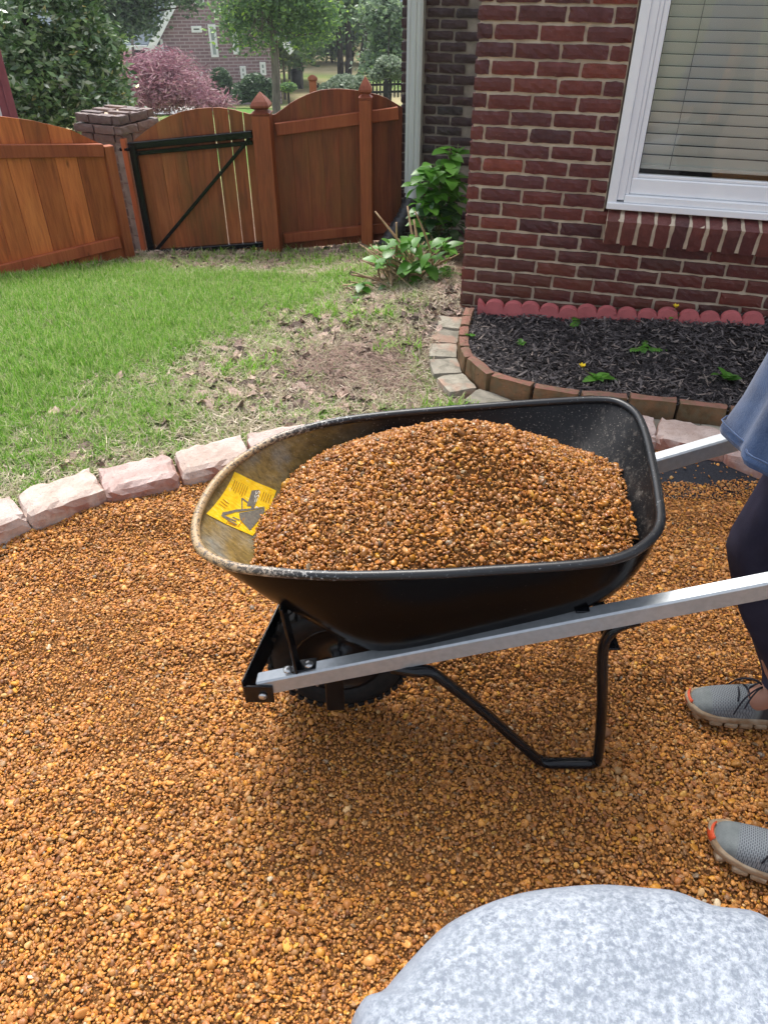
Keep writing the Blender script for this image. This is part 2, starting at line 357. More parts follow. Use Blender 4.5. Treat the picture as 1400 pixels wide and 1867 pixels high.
scatter('gravel', PEB, M['peb'], P, rot, np.stack([sz, sz, sz], -1) * RNG.uniform(.85, 1.2, (m, 3)))

# landscape fabric showing through by the kerb
M['fabric'] = simple('black_woven_fabric', (.012, .013, .018), (.03, .032, .04), 200, .8, .3, .4, .001, 400)
fx = np.linspace(1.0, 1.6, 30); fy = np.linspace(2.28, 2.56, 16)
link('landscape_fabric', grid_mesh(fx, fy, lambda x, y: grav_z(x, y) - .003 + .002 * wav(x, y, 44, 5, 3, 9)), M['fabric'], label='black landscape fabric showing bare beside the kerb stones', category='fabric')
# ---------------------------------------------------------------- rough block / brick meshes
def rough_box(sx, sy, sz, nx, ny, nz, amp, seed, rnd=.01):
    bm = bmesh.new(); bmesh.ops.create_cube(bm, size=1)
    bmesh.ops.scale(bm, vec=(sx, sy, sz), verts=bm.verts)
    for axis, k in ((0, nx), (1, ny), (2, nz)):
        d = (sx, sy, sz)[axis]; nrm = Vector([1 if i == axis else 0 for i in range(3)])
        for j in range(1, k):
            bmesh.ops.bisect_plane(bm, geom=bm.verts[:] + bm.edges[:] + bm.faces[:], plane_co=nrm * (-d / 2 + d * j / k), plane_no=nrm)
    r = random.Random(seed); hx, hy, hz = sx / 2, sy / 2, sz / 2
    for v in bm.verts:
        c = v.co; e = [abs(abs(c.x) - hx) < 1e-5, abs(abs(c.y) - hy) < 1e-5, abs(abs(c.z) - hz) < 1e-5]
        if sum(e) >= 2:
            q = rnd * r.uniform(.4, 1.5) * (1.4 if sum(e) == 3 else 1)
            v.co = Vector((c.x - math.copysign(q * e[0], c.x), c.y - math.copysign(q * e[1], c.y), c.z - math.copysign(q * e[2], c.z)))
        v.co += Vector((r.uniform(-amp, amp), r.uniform(-amp, amp), r.uniform(-amp, amp)))
    return frombm(bm)

# ---------------------------------------------------------------- kerb stones round the gravel
n = N('tumbled_concrete_block'); v = n.coords(); oi = n.n('ShaderNodeObjectInfo').outputs['Random']
base = n.ramp(oi, [(0, (.56, .43, .37)), (.3, (.50, .35, .31)), (.6, (.60, .48, .39)), (.8, (.44, .31, .28)), (1, (.54, .43, .37))])
f = n.noise(v, 9, 6, .65); col = n.mix(n.rng(f, .42, .6), n.hsv(base, v=1.08, sat=.8), n.hsv(base, v=.85))
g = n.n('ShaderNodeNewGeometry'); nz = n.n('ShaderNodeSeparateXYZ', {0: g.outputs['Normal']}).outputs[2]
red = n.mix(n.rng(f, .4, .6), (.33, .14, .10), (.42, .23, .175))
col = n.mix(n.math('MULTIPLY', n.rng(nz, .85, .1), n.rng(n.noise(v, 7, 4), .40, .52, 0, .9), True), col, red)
col = n.mix(n.rng(n.noise(v, 120, 3), .62, .7, 0, .5), col, (.2, .14, .12))
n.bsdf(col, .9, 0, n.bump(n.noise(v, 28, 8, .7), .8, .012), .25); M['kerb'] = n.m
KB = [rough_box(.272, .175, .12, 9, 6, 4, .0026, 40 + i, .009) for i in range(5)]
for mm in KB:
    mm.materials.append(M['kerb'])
pts = [Vector((x, edge_y(x), 0)) for x in np.linspace(-2.9, 2.6, 400)]
stones = []; acc = 0; nxt = None
arc = [0]
for i in range(1, len(pts)): arc.append(arc[-1] + (pts[i] - pts[i - 1]).length)
s0 = None
for i, p in enumerate(pts):               # joint between the first two large stones in view
    if p.x >= -1.062 and s0 is None: s0 = arc[i]
KL = {-2: 'small grey-pink kerb stone cut off by the left edge of the photo', -1: 'leftmost whole kerb stone, long pale pink block below the lawn',
      0: 'second kerb stone from the left, pink block with a red front patch', 1: 'third kerb stone from the left, pale tan block touching the barrow nose',
      2: 'kerb stone half hidden behind the barrow rim beside the dry lawn', 8: 'large tan and red kerb stone right behind the barrow tray', 9: 'kerb stone partly hidden by the far handle and the blue shirt'}
cnt = 0
for j in range(-3, 11):
    sa = s0 + j * .281 + .1405
    if sa < 0 or sa > arc[-1]: continue
    if j in (-3, 10): continue
    p = Vector((np.interp(sa, arc, [q.x for q in pts]), np.interp(sa, arc, [q.y for q in pts]), 0))
    q = Vector((np.interp(sa + .05, arc, [q.x for q in pts]), np.interp(sa + .05, arc, [q.y for q in pts]), 0)) - p
    a = math.atan2(q.y, q.x); off = Vector((-math.sin(a), math.cos(a), 0)) * -.032
    lab = KL.get(j, 'kerb stone hidden behind the wheelbarrow tray' if 2 < j < 8 else 'kerb stone beyond the edge of the photo')
    link('kerb_stone', KB[cnt % 5], None, None, (p.x + off.x, p.y + off.y, .050 + random.uniform(-.007, .007)), (random.uniform(.02, .09), random.uniform(-.03, .03), a + random.uniform(-.04, .04)),
         label=lab, category='kerb stone', group='tumbled kerb stones round the gravel'); cnt += 1

# ---------------------------------------------------------------- mulch bed, its brick edging and pavers
M['soil'] = simple('dark_soil', (.022, .017, .015), (.05, .038, .032), 40, .95, .2, .8, .01, 60)
bx = nonuni([(.3, 2.6, .04)]); by = nonuni([(2.2, 4.0, .04)])
X, Y = np.meshgrid(bx, by)
def bedsheet(x, y):
    return np.where(in_bed(x, y), bed_z(x, y) - .012, -.3)
link('mulch_base', grid_mesh(bx, by, bedsheet), M['soil'], kind='structure')
n = N('dark_wood_mulch'); oi = n.n('ShaderNodeObjectInfo').outputs['Random']
col = n.ramp(oi, [(0, (.015, .012, .013)), (.3, (.035, .029, .03)), (.5, (.075, .062, .062)), (.72, (.14, .12, .12)), (.88, (.24, .21, .20)), (1, (.40, .32, .27))])  # palest stops paint the grey highlights of the chips as colour
v = n.coords((1, .15, 1), False); n.bsdf(col, .75, 0, n.bump(n.noise(v, 30, 5), .6, .1), .5); M['chip'] = n.m
def chip(seed, thick=.14):
    r = random.Random(seed); k = 5; V = []; F = []; w0 = r.uniform(.07, .13); bend = r.uniform(-.12, .12)
    for i in range(k + 1):
        t = i / k - .5; wd = w0 * (1 - (abs(t) * 1.7) ** 3) + r.uniform(-.015, .015); zz = bend * (t * t * 4 - .5)
        for sx, sz2 in ((-1, 0), (-.4, 1), (.5, .9), (1, 0)): V.append((sx * wd + r.uniform(-.01, .01), t, zz + sz2 * thick * w0 * 3 + r.uniform(-.01, .01)))
    for i in range(k):
        for j in range(3): F.append((i * 4 + j, i * 4 + j + 1, i * 4 + 5 + j, i * 4 + 4 + j))
    return pydata(V, F)
CH = [chip(i) for i in range(8)]
m = 30000; cx = RNG.uniform(.36, 2.5, m); cy = RNG.uniform(2.3, 3.95, m)
wl = ((cx - WC.x) * WN.x + (cy - WC.y) * WN.y)
k = in_bed(cx, cy) & (wl < -.01); cx, cy = cx[k], cy[k]; m = len(cx)
P = np.stack([cx, cy, bed_z(cx, cy) + RNG.uniform(-.01, .008, m)], -1); L = np.clip(RNG.lognormal(math.log(.032), .4, m), .012, .085)
scatter('mulch', CH, M['chip'], P, np.stack([RNG.normal(0, .3, m), RNG.normal(0, .35, m), RNG.uniform(0, 6.28, m)], -1), np.stack([np.full(m, .036) * RNG.uniform(.6, 1.5, m), L, np.full(m, .04)], -1))

M['edge_brick'] = m_brick('mossy_edging_brick', [(0, (.20, .10, .065)), (.5, (.14, .085, .05)), (1, (.24, .10, .07))], stain=False)
n = N('edging_brick'); v = n.coords(); oi = n.n('ShaderNodeObjectInfo').outputs['Random']
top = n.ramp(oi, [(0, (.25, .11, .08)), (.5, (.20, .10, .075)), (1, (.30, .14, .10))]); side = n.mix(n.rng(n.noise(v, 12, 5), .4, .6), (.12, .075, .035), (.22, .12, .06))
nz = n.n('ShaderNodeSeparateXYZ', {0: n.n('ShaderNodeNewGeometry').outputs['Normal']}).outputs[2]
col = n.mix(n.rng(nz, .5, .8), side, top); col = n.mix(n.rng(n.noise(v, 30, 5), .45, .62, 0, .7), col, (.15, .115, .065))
n.bsdf(col, .85, 0, n.bump(n.noise(v, 60, 7, .7), .6, .006), .3); M['edging'] = n.m
edging = thing('garden_edging', 'curved low edging of red bricks on edge around the dark mulch', 'edging')
EB = [rough_box(.196, .052, .12, 5, 2, 3, .0012, 80 + i, .004) for i in range(3)]
for mm in EB: mm.materials.append(M['edging'])
ia = [0]
for i in range(1, len(INNER)): ia.append(ia[-1] + (INNER[i] - INNER[i - 1]).length)
def along(s): return Vector((np.interp(s, ia, [p.x for p in INNER]), np.interp(s, ia, [p.y for p in INNER]), 0))
s = .02; j = 0
while s + .2 < ia[-1]:
    L = .20 if s > .6 else .12
    a, b = along(s), along(s + L); d = b - a; an = math.atan2(d.y, d.x); c = (a + b) / 2
    link('brick', EB[j % 3], None, edging, (c.x, c.y, .085 + random.uniform(-.004, .004)), (random.uniform(-.03, .03), 0, an), ((L - .008) / .196, 1, 1)); s += L; j += 1
n = N('weathered_paver'); v = n.coords(); oi = n.n('ShaderNodeObjectInfo').outputs['Random']
f = n.noise(v, 14, 6, .7); col = n.mix(n.rng(f, .4, .62), (.33, .30, .24), (.20, .185, .145)); col = n.mix(n.rng(n.noise(v, 6, 3), .56, .66, 0, .6), col, (.42, .24, .17))
n.bsdf(n.hsv(col, v=n.rng(oi, 0, 1, .8, 1.2)), .88, 0, n.bump(n.noise(v, 60, 7, .7), .6, .006), .3); M['paver'] = n.m
paver = thing('paver_border', 'curved border of flat weathered grey pavers outside the brick edging', 'paver border')
PB = [rough_box(.160, .14, .05, 5, 4, 2, .0014, 90 + i, .003) for i in range(3)]
for mm in PB:
    for vv in mm.vertices: pass
    mm.materials.append(M['paver'])
s = .0; j = 0
while s + .12 < ia[-1] * .62:
    L = .155 if s < .7 else .19
    a, b = along(s), along(s + L); d = b - a; an = math.atan2(d.y, d.x); nrm = Vector((math.sin(an), -math.cos(an), 0)); c = (a + b) / 2 + nrm * .098
    link('paver', PB[j % 3], None, paver, (c.x, c.y, max(.04, float(terr(c.x, c.y)) - .014) + .001 * (j % 3)), (random.uniform(-.008, .008), random.uniform(-.008, .008), an), (L / .155, 1, 1)); s += L; j += 1
# scalloped edging against the wall
M['scallop'] = simple('red_concrete', (.55, .15, .15), (.46, .125, .125), 18, .85, .3, .5, .003, 90, objv=.1)
def scallop(nsc, wing=False, w1=.098, h=.085, th=.045):
    prof2 = []; N_ = 10
    if wing: prof2 += [(-.038, h * .95), (-.02, h * .80)]
    for s_ in range(nsc):
        for i in range(N_ + 1):
            t = i / N_; a_ = math.pi * (1 - t); prof2.append((s_ * w1 + w1 / 2 + math.cos(a_) * w1 / 2, h - .042 + math.sin(a_) * .040))
    V = []; F = []
    for yy in (0, th):
        for x_, z_ in prof2: V.append((x_, yy, z_))
        for x_, z_ in prof2: V.append((x_, yy, -.05))
    k_ = len(prof2)
    for i in range(k_ - 1):
        F += [(i, i + 1, k_ + i + 1, k_ + i)[::-1], (2 * k_ + i, 2 * k_ + i + 1, 3 * k_ + i + 1, 3 * k_ + i), (i, i + 1, 2 * k_ + i + 1, 2 * k_ + i)]
    F += [(0, k_, 3 * k_, 2 * k_), (k_ - 1, 2 * k_ - 1, 4 * k_ - 1, 3 * k_ - 1)[::-1]]
    return pydata(V, F)
SC = [(884, 2, True, 'first scalloped red edging piece, with a pointed left end by the corner'), (949, 3, False, 'second scalloped red edging piece, three humps, beside the wall'), (1054, 4, False, 'long scalloped red edging piece with four humps below the window sill'),
      (1203, 1, False, 'single red scallop just right of the four-hump piece'), (1243, 1, False, 'second of five half-buried red scallops'), (1282, 1, False, 'third of five half-buried red scallops'), (1321, 1, False, 'fourth of five half-buried red scallops'), (1362, 1, False, 'last red scallop at the right edge of the photo')]
fpl = WC - WN * .10
for px, k_, wg, lab in SC:
    p = onpl(px, 556, fpl, WN); z = float(bed_z(p.x, p.y)) - .012
    link('scalloped_edging', scallop(k_, wg), M['scallop'], None, (p.x, p.y, z - (.02 if k_ == 1 else 0)), (0, random.uniform(-.03, .03), -TH + random.uniform(-.02, .02)), label=lab, category='edging', group='scalloped red edging along the house wall')

# ---------------------------------------------------------------- the brick house
house = thing('brick_house', 'dark red brick house with a white window and pale downspout at the right', 'house', (WC.x, WC.y, 0), (0, 0, -TH))
def hl(x, y, z): return (x, y, z)          # house space: x along the near wall from its corner, y into the house
link('wall', box(0.012, .67, .012, 3.2, -.3, 5.6), M['mortar'], house)
link('wall', box(.672, 4.5, .012, .30, -.3, .60), M['mortar'], house)
M['brick_far'] = None
n = N('brick_pattern'); tc = n.n('ShaderNodeTexCoord').outputs['Object']; sx_ = n.n('ShaderNodeSeparateXYZ', {0: tc}); cb = n.n('ShaderNodeCombineXYZ', {0: n.math('ADD', sx_.outputs[0], sx_.outputs[1]), 1: sx_.outputs[2]})
bt = n.n('ShaderNodeTexBrick', {'Vector': cb.outputs[0], 'Color1': (.085, .022, .024, 1), 'Color2': (.055, .017, .02, 1), 'Mortar': (.28, .22, .16, 1), 'Scale': 1.0, 'Mortar Size': .006, 'Brick Width': .203, 'Row Height': .0677})
n.bsdf(bt.outputs[0], .8, 0, n.bump(bt.outputs[1], -.6, .006), .3); M['brick_far'] = n.m
link('upper_wall', box(.0, 4.5, .0, .30, 2.2, 5.6), M['brick_far'], house)
link('upper_wall', box(2.7, 4.5, .004, .30, .62, 2.2), M['brick_far'], house)
BM = [rough_box(.193, .07, .0605, 8, 1, 3, .0015, 10 + i, .003) for i in range(10)]
HM = [rough_box(.088, .07, .0605, 4, 1, 3, .0015, 30 + i, .003) for i in range(5)]
for mm in BM + HM: mm.materials.append(M['brick'])
def lay(mlist, x0, x1, y, z, par, ref, rz=0, side=False):
    mm = random.choice(mlist); o = link('brick', mm, None, par, ((x0 + x1) / 2, y + random.uniform(-.003, .002), z + random.uniform(-.0015, .0015)), (random.uniform(-.012, .012), random.uniform(-.012, .012), rz + random.uniform(-.008, .008)), ((x1 - x0) / ref, 1, random.uniform(.96, 1.03)))
    return o
nb = 0
for r_ in range(-2, 27):
    zc = .173 + .0677 * r_ + .0339
    xmax = .672 if zc > .645 else 1.98
    if r_ >= 21: xmax = .672
    edges = [0.0]; e = (.070 if r_ % 2 else .177)
    while e < xmax - .03: edges.append(e + random.uniform(-.006, .006)); e += .2025
    edges.append(xmax)
    for a_, b_ in zip(edges[:-1], edges[1:]):
        if .6 > zc > .52 and b_ > .70 and a_ > .6: continue
        L = b_ - a_ - .0075
        lay(BM if L > .13 else HM, a_ + (0 if a_ == 0 else .00375), b_ - .00375, .034, zc, house, .193 if L > .13 else .088); nb += 1
    L0 = .177 if r_ % 2 else .09           # returns on the hidden side of the corner
    if r_ < 24:
        o = link('brick', random.choice(BM), None, house, (.034, .07 + .004 + L0 / 2, zc), (0, 0, math.pi / 2), (L0 / .193, 1, 1)); nb += 1
# rowlock sill
SB = [rough_box(.066, .155, .125, 3, 4, 4, .0014, 60 + i, .003) for i in range(6)]
for mm in SB: mm.materials.append(M['brick_sill'])
link('sill_mortar', box(0, 1.51, -.071, .07, -.054, .0585), M['mortar'], house, (.69, -.004, .584), (R(15), 0, 0))
x_ = .69; j = 0
while x_ < 2.2:
    link('sill_brick', SB[j % 6], None, house, (x_ + .032, -.004, .584), (R(15), random.uniform(-.02, .02), random.uniform(-.02, .02))); x_ += .0762; j += 1
# window
win = link('window', None, None, house, (0, 0, 0))
def wl_(name, x0, x1, y0, y1, z0, z1, mat, bev=.003): return link(name, box(x0, x1, y0, y1, z0, z1, bev), mat, win)
W0, W1, Z0, Z1 = .678, 2.55, .668, 2.15
wl_('frame', W0, W0 + .042, -.022, .06, Z0, Z1, M['white']); wl_('frame', W0 + .042, W0 + .075, -.006, .06, Z0 + .03, Z1, M['white']); wl_('frame', W1 - .05, W1, -.022, .06, Z0, Z1, M['white'])
wl_('frame', W0 + .0005, W1, -.030, .06, Z0 - .008, Z0 + .022, M['white']); wl_('frame', W0 + .0755, W1 - .05, -.014, .058, Z0 + .0225, Z0 + .055, M['white']); wl_('frame', W0, W1, -.022, .06, Z1 - .05, Z1, M['white'])
wl_('sash', W0 + .0755, W0 + .092, .004, .05, Z0 + .0555, Z1 - .05, M['white'], .002); wl_('sash', W0 + .0925, W0 + .118, .014, .05, Z0 + .0555, Z1 - .05, M['white'], .004)
wl_('sash', W0 + .092, W1 - .05, .010, .05, Z0 + .056, Z0 + .128, M['white'], .005); wl_('sash', W0 + .118, W1 - .05, .018, .05, Z0 + .1285, Z0 + .143, M['white'], .003)
n = N('window_glass'); gl = n.n('ShaderNodeBsdfGlossy', {'Color': (1, 1, 1, 1), 'Roughness': .0}); tp = n.n('ShaderNodeBsdfTransparent', {'Color': (.97, .98, .97, 1)}); fr = n.n('ShaderNodeFresnel', {'IOR': 1.5})
mx = n.n('ShaderNodeMixShader', {0: n.math('ADD', fr.outputs[0], .0), 1: tp.outputs[0], 2: gl.outputs[0]}); n.t.links.new(mx.outputs[0], n.out.inputs['Surface']); M['glass'] = n.m
link('pane', box(W0 + .11, W1 - .05, .030, .034, Z0 + .135, Z1 - .05), M['glass'], win)
M['slat'] = simple('blind_slat', (.84, .84, .78), (.80, .80, .75), 4, .55, .3, 0)
sm = bmesh.new(); bbox(sm, 0, W1 - W0 - .19, -.024, .024, -.0017, .0017, .0004); sm = frombm(sm); sm.materials.append(M['slat'])
zs = Z0 + .195; 
while zs < Z1 - .06:
    link('slat', sm, None, win, (W0 + .123, .085, zs), (R(-62), 0, 0)); zs += .0445
link('bottom_rail', box(W0 + .123, W1 - .07, .07, .10, Z0 + .158, Z0 + .176, .003), M['slat'], win)
M['cord'] = simple('blind_cord', (.22, .22, .21), None, 5, .8, .2, 0)
for cxx in (.93, 1.36, 1.8): link('cord', tube([(cxx, .058, Z0 + .165), (cxx, .058, Z1 - .06)], .0016, 5), M['cord'], win)
M['inside'] = simple('dim_room', (.10, .095, .09), (.05, .05, .05), 3, .9, .2, 0)
link('room_wall', box(.68, 2.6, .6, .62, .4, 2.3), M['inside'], win); link('room_floor', box(.68, 2.6, .302, .598, .64, .66), M['inside'], win)
# rear wing wall with downspout (parallel wall 2.4 m further back)
rel = Vector((BW.x - WC.x, BW.y - WC.y, 0)); bx0 = rel.dot(WD); by0 = rel.dot(WN)
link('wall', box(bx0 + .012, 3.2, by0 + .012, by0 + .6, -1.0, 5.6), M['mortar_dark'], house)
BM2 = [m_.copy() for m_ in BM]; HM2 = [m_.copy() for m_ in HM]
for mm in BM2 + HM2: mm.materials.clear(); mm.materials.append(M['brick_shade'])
for r_ in range(-8, 22):
    zc = .173 + .0677 * r_ + .0339; edges = [bx0]; e = bx0 + (.075 if r_ % 2 else .182)
    while e < bx0 + .62: edges.append(e); e += .2025
    for a_, b_ in zip(edges[:-1], edges[1:]):
        L = b_ - a_ - .0095
        lay(BM2 if L > .13 else HM2, a_ + (0 if a_ == bx0 else .00475), b_ - .00475, by0 + .034, zc, house, .193 if L > .13 else .088); nb += 1
link('upper_wall', box(bx0, 3.2, by0, by0 + .6, 1.66, 5.6), M['brick_far'], house)
ds = link('downspout', None, None, house)
bm = bmesh.new(); pr = [(-.058, 0), (-.058, -.075), (-.035, -.082), (-.030, -.078), (-.012, -.078), (-.008, -.084), (.010, -.084), (.014, -.078), (.034, -.078), (.038, -.082), (.058, -.075), (.058, 0)]
lo = [bm.verts.new((x, y, .10)) for x, y in pr]; hi = [bm.verts.new((x, y, 3.4)) for x, y in pr]
for i in range(len(pr)): bm.faces.new((lo[i], lo[(i + 1) % len(pr)], hi[(i + 1) % len(pr)], hi[i]))
link('pipe', frombm(bm), M['spout'], ds, (bx0 + .118, by0 - .004, 0))
el = spline([(bx0 + .118, by0 - .045, .16), (bx0 + .115, by0 - .06, .06), (bx0 + .08, by0 - .13, -.06), (bx0 + .02, by0 - .24, -.17), (bx0 - .03, by0 - .34, -.26)], 14)
link('elbow', tube(el[:16], [.045 + .012 * i / 15 for i in range(16)], 14), M['spout'], ds)
link('corrugated_hose', tube(el[15:], [.060 + (.006 if (i // 2) % 2 else 0) for i in range(len(el) - 15)], 14), M['corr'], ds)
print('bricks', nb)

# ---------------------------------------------------------------- cedar fence, gate, pier
def board(w_, zl, zr, z0, th=.018, mid=None):
    bm = bmesh.new(); tops = [(0, zl), (w_ / 2, mid if mid is not None else (zl + zr) / 2), (w_, zr)]
    fv = [bm.verts.new((x, 0, z)) for x, z in [(0, z0), (w_, z0)] + tops[::-1]]; f = bm.faces.new(fv)
    ex = bmesh.ops.extrude_face_region(bm, geom=[f]); bmesh.ops.translate(bm, verts=[g for g in ex['geom'] if isinstance(g, bmesh.types.BMVert)], vec=(0, th, 0))
    bmesh.ops.bevel(bm, geom=[e for e in bm.edges if abs(e.verts[0].co.z - e.verts[1].co.z) > .3], offset=.0025, segments=1, affect='EDGES'); return frombm(bm)
def panel(root, A, B, seams, arch, zbot, mat, gap=.003, gaps=None, mat2=None):
    # A, B plan points; seams fractions; arch(t)->z; boards stand in the vertical plane A-B, face toward the camera
    A = Vector(A); B = Vector(B); d = B - A; L = d.length; an = math.atan2(d.y, d.x)
    for i, (s0_, s1_) in enumerate(zip(seams[:-1], seams[1:])):
        g = (gaps or {}).get(i, gap); x0 = s0_ * L; x1 = s1_ * L - g; zb = zbot(s0_)
        me = board(x1 - x0, arch(s0_), arch(s1_), zb, mid=arch((s0_ + s1_) / 2)); p = A + d * s0_
        link('board', me, mat, root, (p.x, p.y, 0), (0, 0, an), (1, 1, 1)).location += Vector((-math.sin(an), math.cos(an), 0)) * random.uniform(-.002, .002)
def bar_on(root, name, A, B, t0, z0, t1, z1, out, wid, hei, mat, bev=.004):
    A = Vector((A[0], A[1], 0)); B = Vector((B[0], B[1], 0)); d = B - A; nr = Vector((d.y, -d.x, 0)).normalized()
    p = A + d * t0 + nr * out; q = A + d * t1 + nr * out; return link(name, beam((p.x, p.y, z0), (q.x, q.y, z1), wid, hei, bev), mat, root)
def vplane(A, B):
    d = Vector((B[0] - A[0], B[1] - A[1], 0)); nr = Vector((d.y, -d.x, 0)).normalized(); p0 = Vector((A[0], A[1], 0))
    def f(px, py):
        q = onpl(px, py, p0, nr); return (q - p0).dot(d) / d.length_squared, q.z
    return f
def archfn(f, pxs):
    q = sorted(f(*p) for p in pxs); ts = [a for a, b in q]; zs_ = [b for a, b in q]
    return lambda t: float(np.interp(t, ts, zs_))
# left panel
LA, LB = (-3.30, 4.87), (-2.028, 6.0)
f = vplane(LA, LB); fl = thing('fence_panel', 'left orange cedar fence panel running into the photo edge', 'fence')
ar = archfn(f, [(-140, 206), (0, 211), (60, 219), (130, 236), (180, 260), (200, 268)])
tt = [f(x, 300)[0] for x in (48, 104, 148)] ; tl = sorted([0] + [t for t in (f(-140, 230)[0], f(-95, 230)[0], f(-50, 230)[0], f(-5, 230)[0], f(38, 225)[0], f(86, 230)[0], f(130, 240)[0]) if t > .01] + [.985])
panel(fl, LA, LB, tl, ar, lambda t: float(terr(np.array(LA[0] + t * 1.27), np.array(LA[1] + t * 1.13))) - .02, M['wood_l'])
zt = f(185, 272)[1]; zt0 = f(0, 274)[1]; t0_ = f(0, 274)[0]; zl = zt - (zt - zt0) / (f(185, 272)[0] - t0_) * f(185, 272)[0]
bar_on(fl, 'rail', LA, LB, .0, zl, .975, zt, .022, .038, .085, M['wood_rail'])
a_ = f(222, 438); b_ = f(0, 492); sl_ = (a_[1] - b_[1]) / (a_[0] - b_[0]); bar_on(fl, 'rail', LA, LB, .0, a_[1] - sl_ * a_[0], .965, a_[1] - sl_ * (a_[0] - .965), .022, .038, .085, M['wood_rail'])
an = math.atan2(LB[1] - LA[1], LB[0] - LA[0])
link('post', box(-.035, .035, -.045, .02, -.33, .50, .004), M['wood_post'], fl, (LB[0], LB[1], 0), (0, 0, an))
# gate
GA, GB = (-2.0, 6.27), (-.955, 6.21)
f = vplane(GA, GB); gate = thing('garden_gate', 'arched cedar gate in a black steel frame with diagonal brace', 'gate')
ar = archfn(f, [(236, 262), (265, 238), (300, 214), (330, 203), (360, 197), (400, 195), (430, 200), (470, 212)])
gs = [(236, 0), (258, 1), (283, 2), (308, 3), (331, 4), (360, 5), (390, 6), (418, 7), (444, 8), (469, 9)]
seams = [f(x, 215)[0] for x, _ in gs]
panel(gate, GA, GB, seams, ar, lambda t: -.335, M['wood_g'], gap=-.001, gaps={5: .009, 6: .007, 7: .009})
for name, p, q, hh in (('frame_rail', (237, 264), (462, 242), .05), ('frame_rail', (272, 458), (482, 442), .038)):
    a_, b_ = f(*p), f(*q); bar_on(gate, name, GA, GB, a_[0], a_[1], b_[0], b_[1], .03, .045, hh, M['steel_black'], .005)
a_, b_ = f(237, 278), f(462, 258); bar_on(gate, 'frame_rail', GA, GB, a_[0] + .04, a_[1], b_[0], b_[1], .022, .02, .03, M['steel_black'], .003)
a_, b_ = f(241, 262), f(280, 462); bar_on(gate, 'frame_stile', GA, GB, a_[0] + .01, a_[1], a_[0] + .0101, b_[1] - .01, .03, .05, .05, M['steel_black'], .005)
a_, b_ = f(285, 456), f(457, 250); bar_on(gate, 'brace', GA, GB, a_[0], a_[1], b_[0], b_[1], .045, .016, .026, M['steel_black'], .003)
a_ = f(224, 268); bar_on(gate, 'hinge', GA, GB, a_[0] - .01, a_[1] - .005, a_[0] + .06, a_[1] - .005, .04, .03, .022, M['steel_black'], .003)
a_ = f(284, 457); bar_on(gate, 'hinge', GA, GB, a_[0] - .06, a_[1], a_[0] + .01, a_[1], .05, .05, .045, M['steel_black'], .006)
a_, b_ = f(229, 255), f(268, 466); bar_on(gate, 'edge_board', GA, GB, a_[0] - .005, a_[1] + .02, a_[0] - .0049, b_[1], .03, .04, .05, M['wood_rail'])
# posts with finials
def finial(w_):
    s2 = w_ / 2 * 1.414
    prof_ = [(s2 * .98, -.014), (s2 * 1.05, 0), (s2 * .62, .018), (s2 * .60, .026), (s2 * .98, .045), (s2 * 1.0, .062), (s2 * .80, .09), (s2 * .48, .122), (s2 * .16, .150), (.001, .162)]
    V, F = [], []
    for r_, z_ in prof_:
        for k_ in range(4): V.append((r_ * math.cos(math.pi / 4 + k_ * math.pi / 2), r_ * math.sin(math.pi / 4 + k_ * math.pi / 2), z_))
    for i in range(len(prof_) - 1):
        for k_ in range(4): F.append((i * 4 + k_, i * 4 + (k_ + 1) % 4, i * 4 + 4 + (k_ + 1) % 4, i * 4 + 4 + k_))
    return pydata(V, F)
M['finial'] = m_wood('finial_cedar', (.18, .045, .022), (.28, .08, .045), (.34, .10, .055))
def gpost(px, pyt, pyb, y, w_, tip, label):
    b = ony(px[1], pyb, y); t = ony(px[0], pyt, y); r = thing('gate_post', label, 'fence post', (b.x, y, 0), (0, 0, R(-3)))
    link('post', box(-w_ / 2, w_ / 2, -w_ / 2, w_ / 2, b.z - .05, t.z, .008, 2), M['wood_post'], r)
    zt_ = ony(px[0], tip, y).z; link('finial', finial(w_ * 1.02), M['finial'], r, (0, 0, t.z + .014), (0, 0, 0), (1, 1, (zt_ - t.z) / .17)); return r
gpost((481, 500), 208, 469, 6.17, .135, 168, 'thick cedar gate post with pointed finial, between gate and fence')
gpost((677, 670), 180, 450, 6.23, .092, 140, 'slimmer cedar post with pointed finial, in front of the arched fence')
# right panel
RA, RB = (-.86, 6.22), (.135, 6.35)
f = vplane(RA, RB); fr_ = thing('fence_panel', 'shaded brown arched cedar fence panel between gate post and house', 'fence')
ar = archfn(f, [(495, 214), (515, 196), (540, 181), (565, 169), (590, 162), (620, 161), (660, 165), (700, 175), (735, 196)])
seams = [-.05] + [f(x, 225)[0] for x in ( 531, 560, 588, 617, 648, 677, 706, 733)]
panel(fr_, RA, RB, seams, ar, lambda t: -.33 + .06 * t, M['wood_r'], gap=-.0015)
a_, b_ = f(503, 234), f(725, 204); bar_on(fr_, 'rail', RA, RB, a_[0], a_[1], b_[0], b_[1], .024, .04, .085, M['wood_rail'])
a_, b_ = f(518, 432), f(715, 412); bar_on(fr_, 'rail', RA, RB, a_[0], a_[1], b_[0], b_[1], .024, .04, .075, M['wood_rail'])
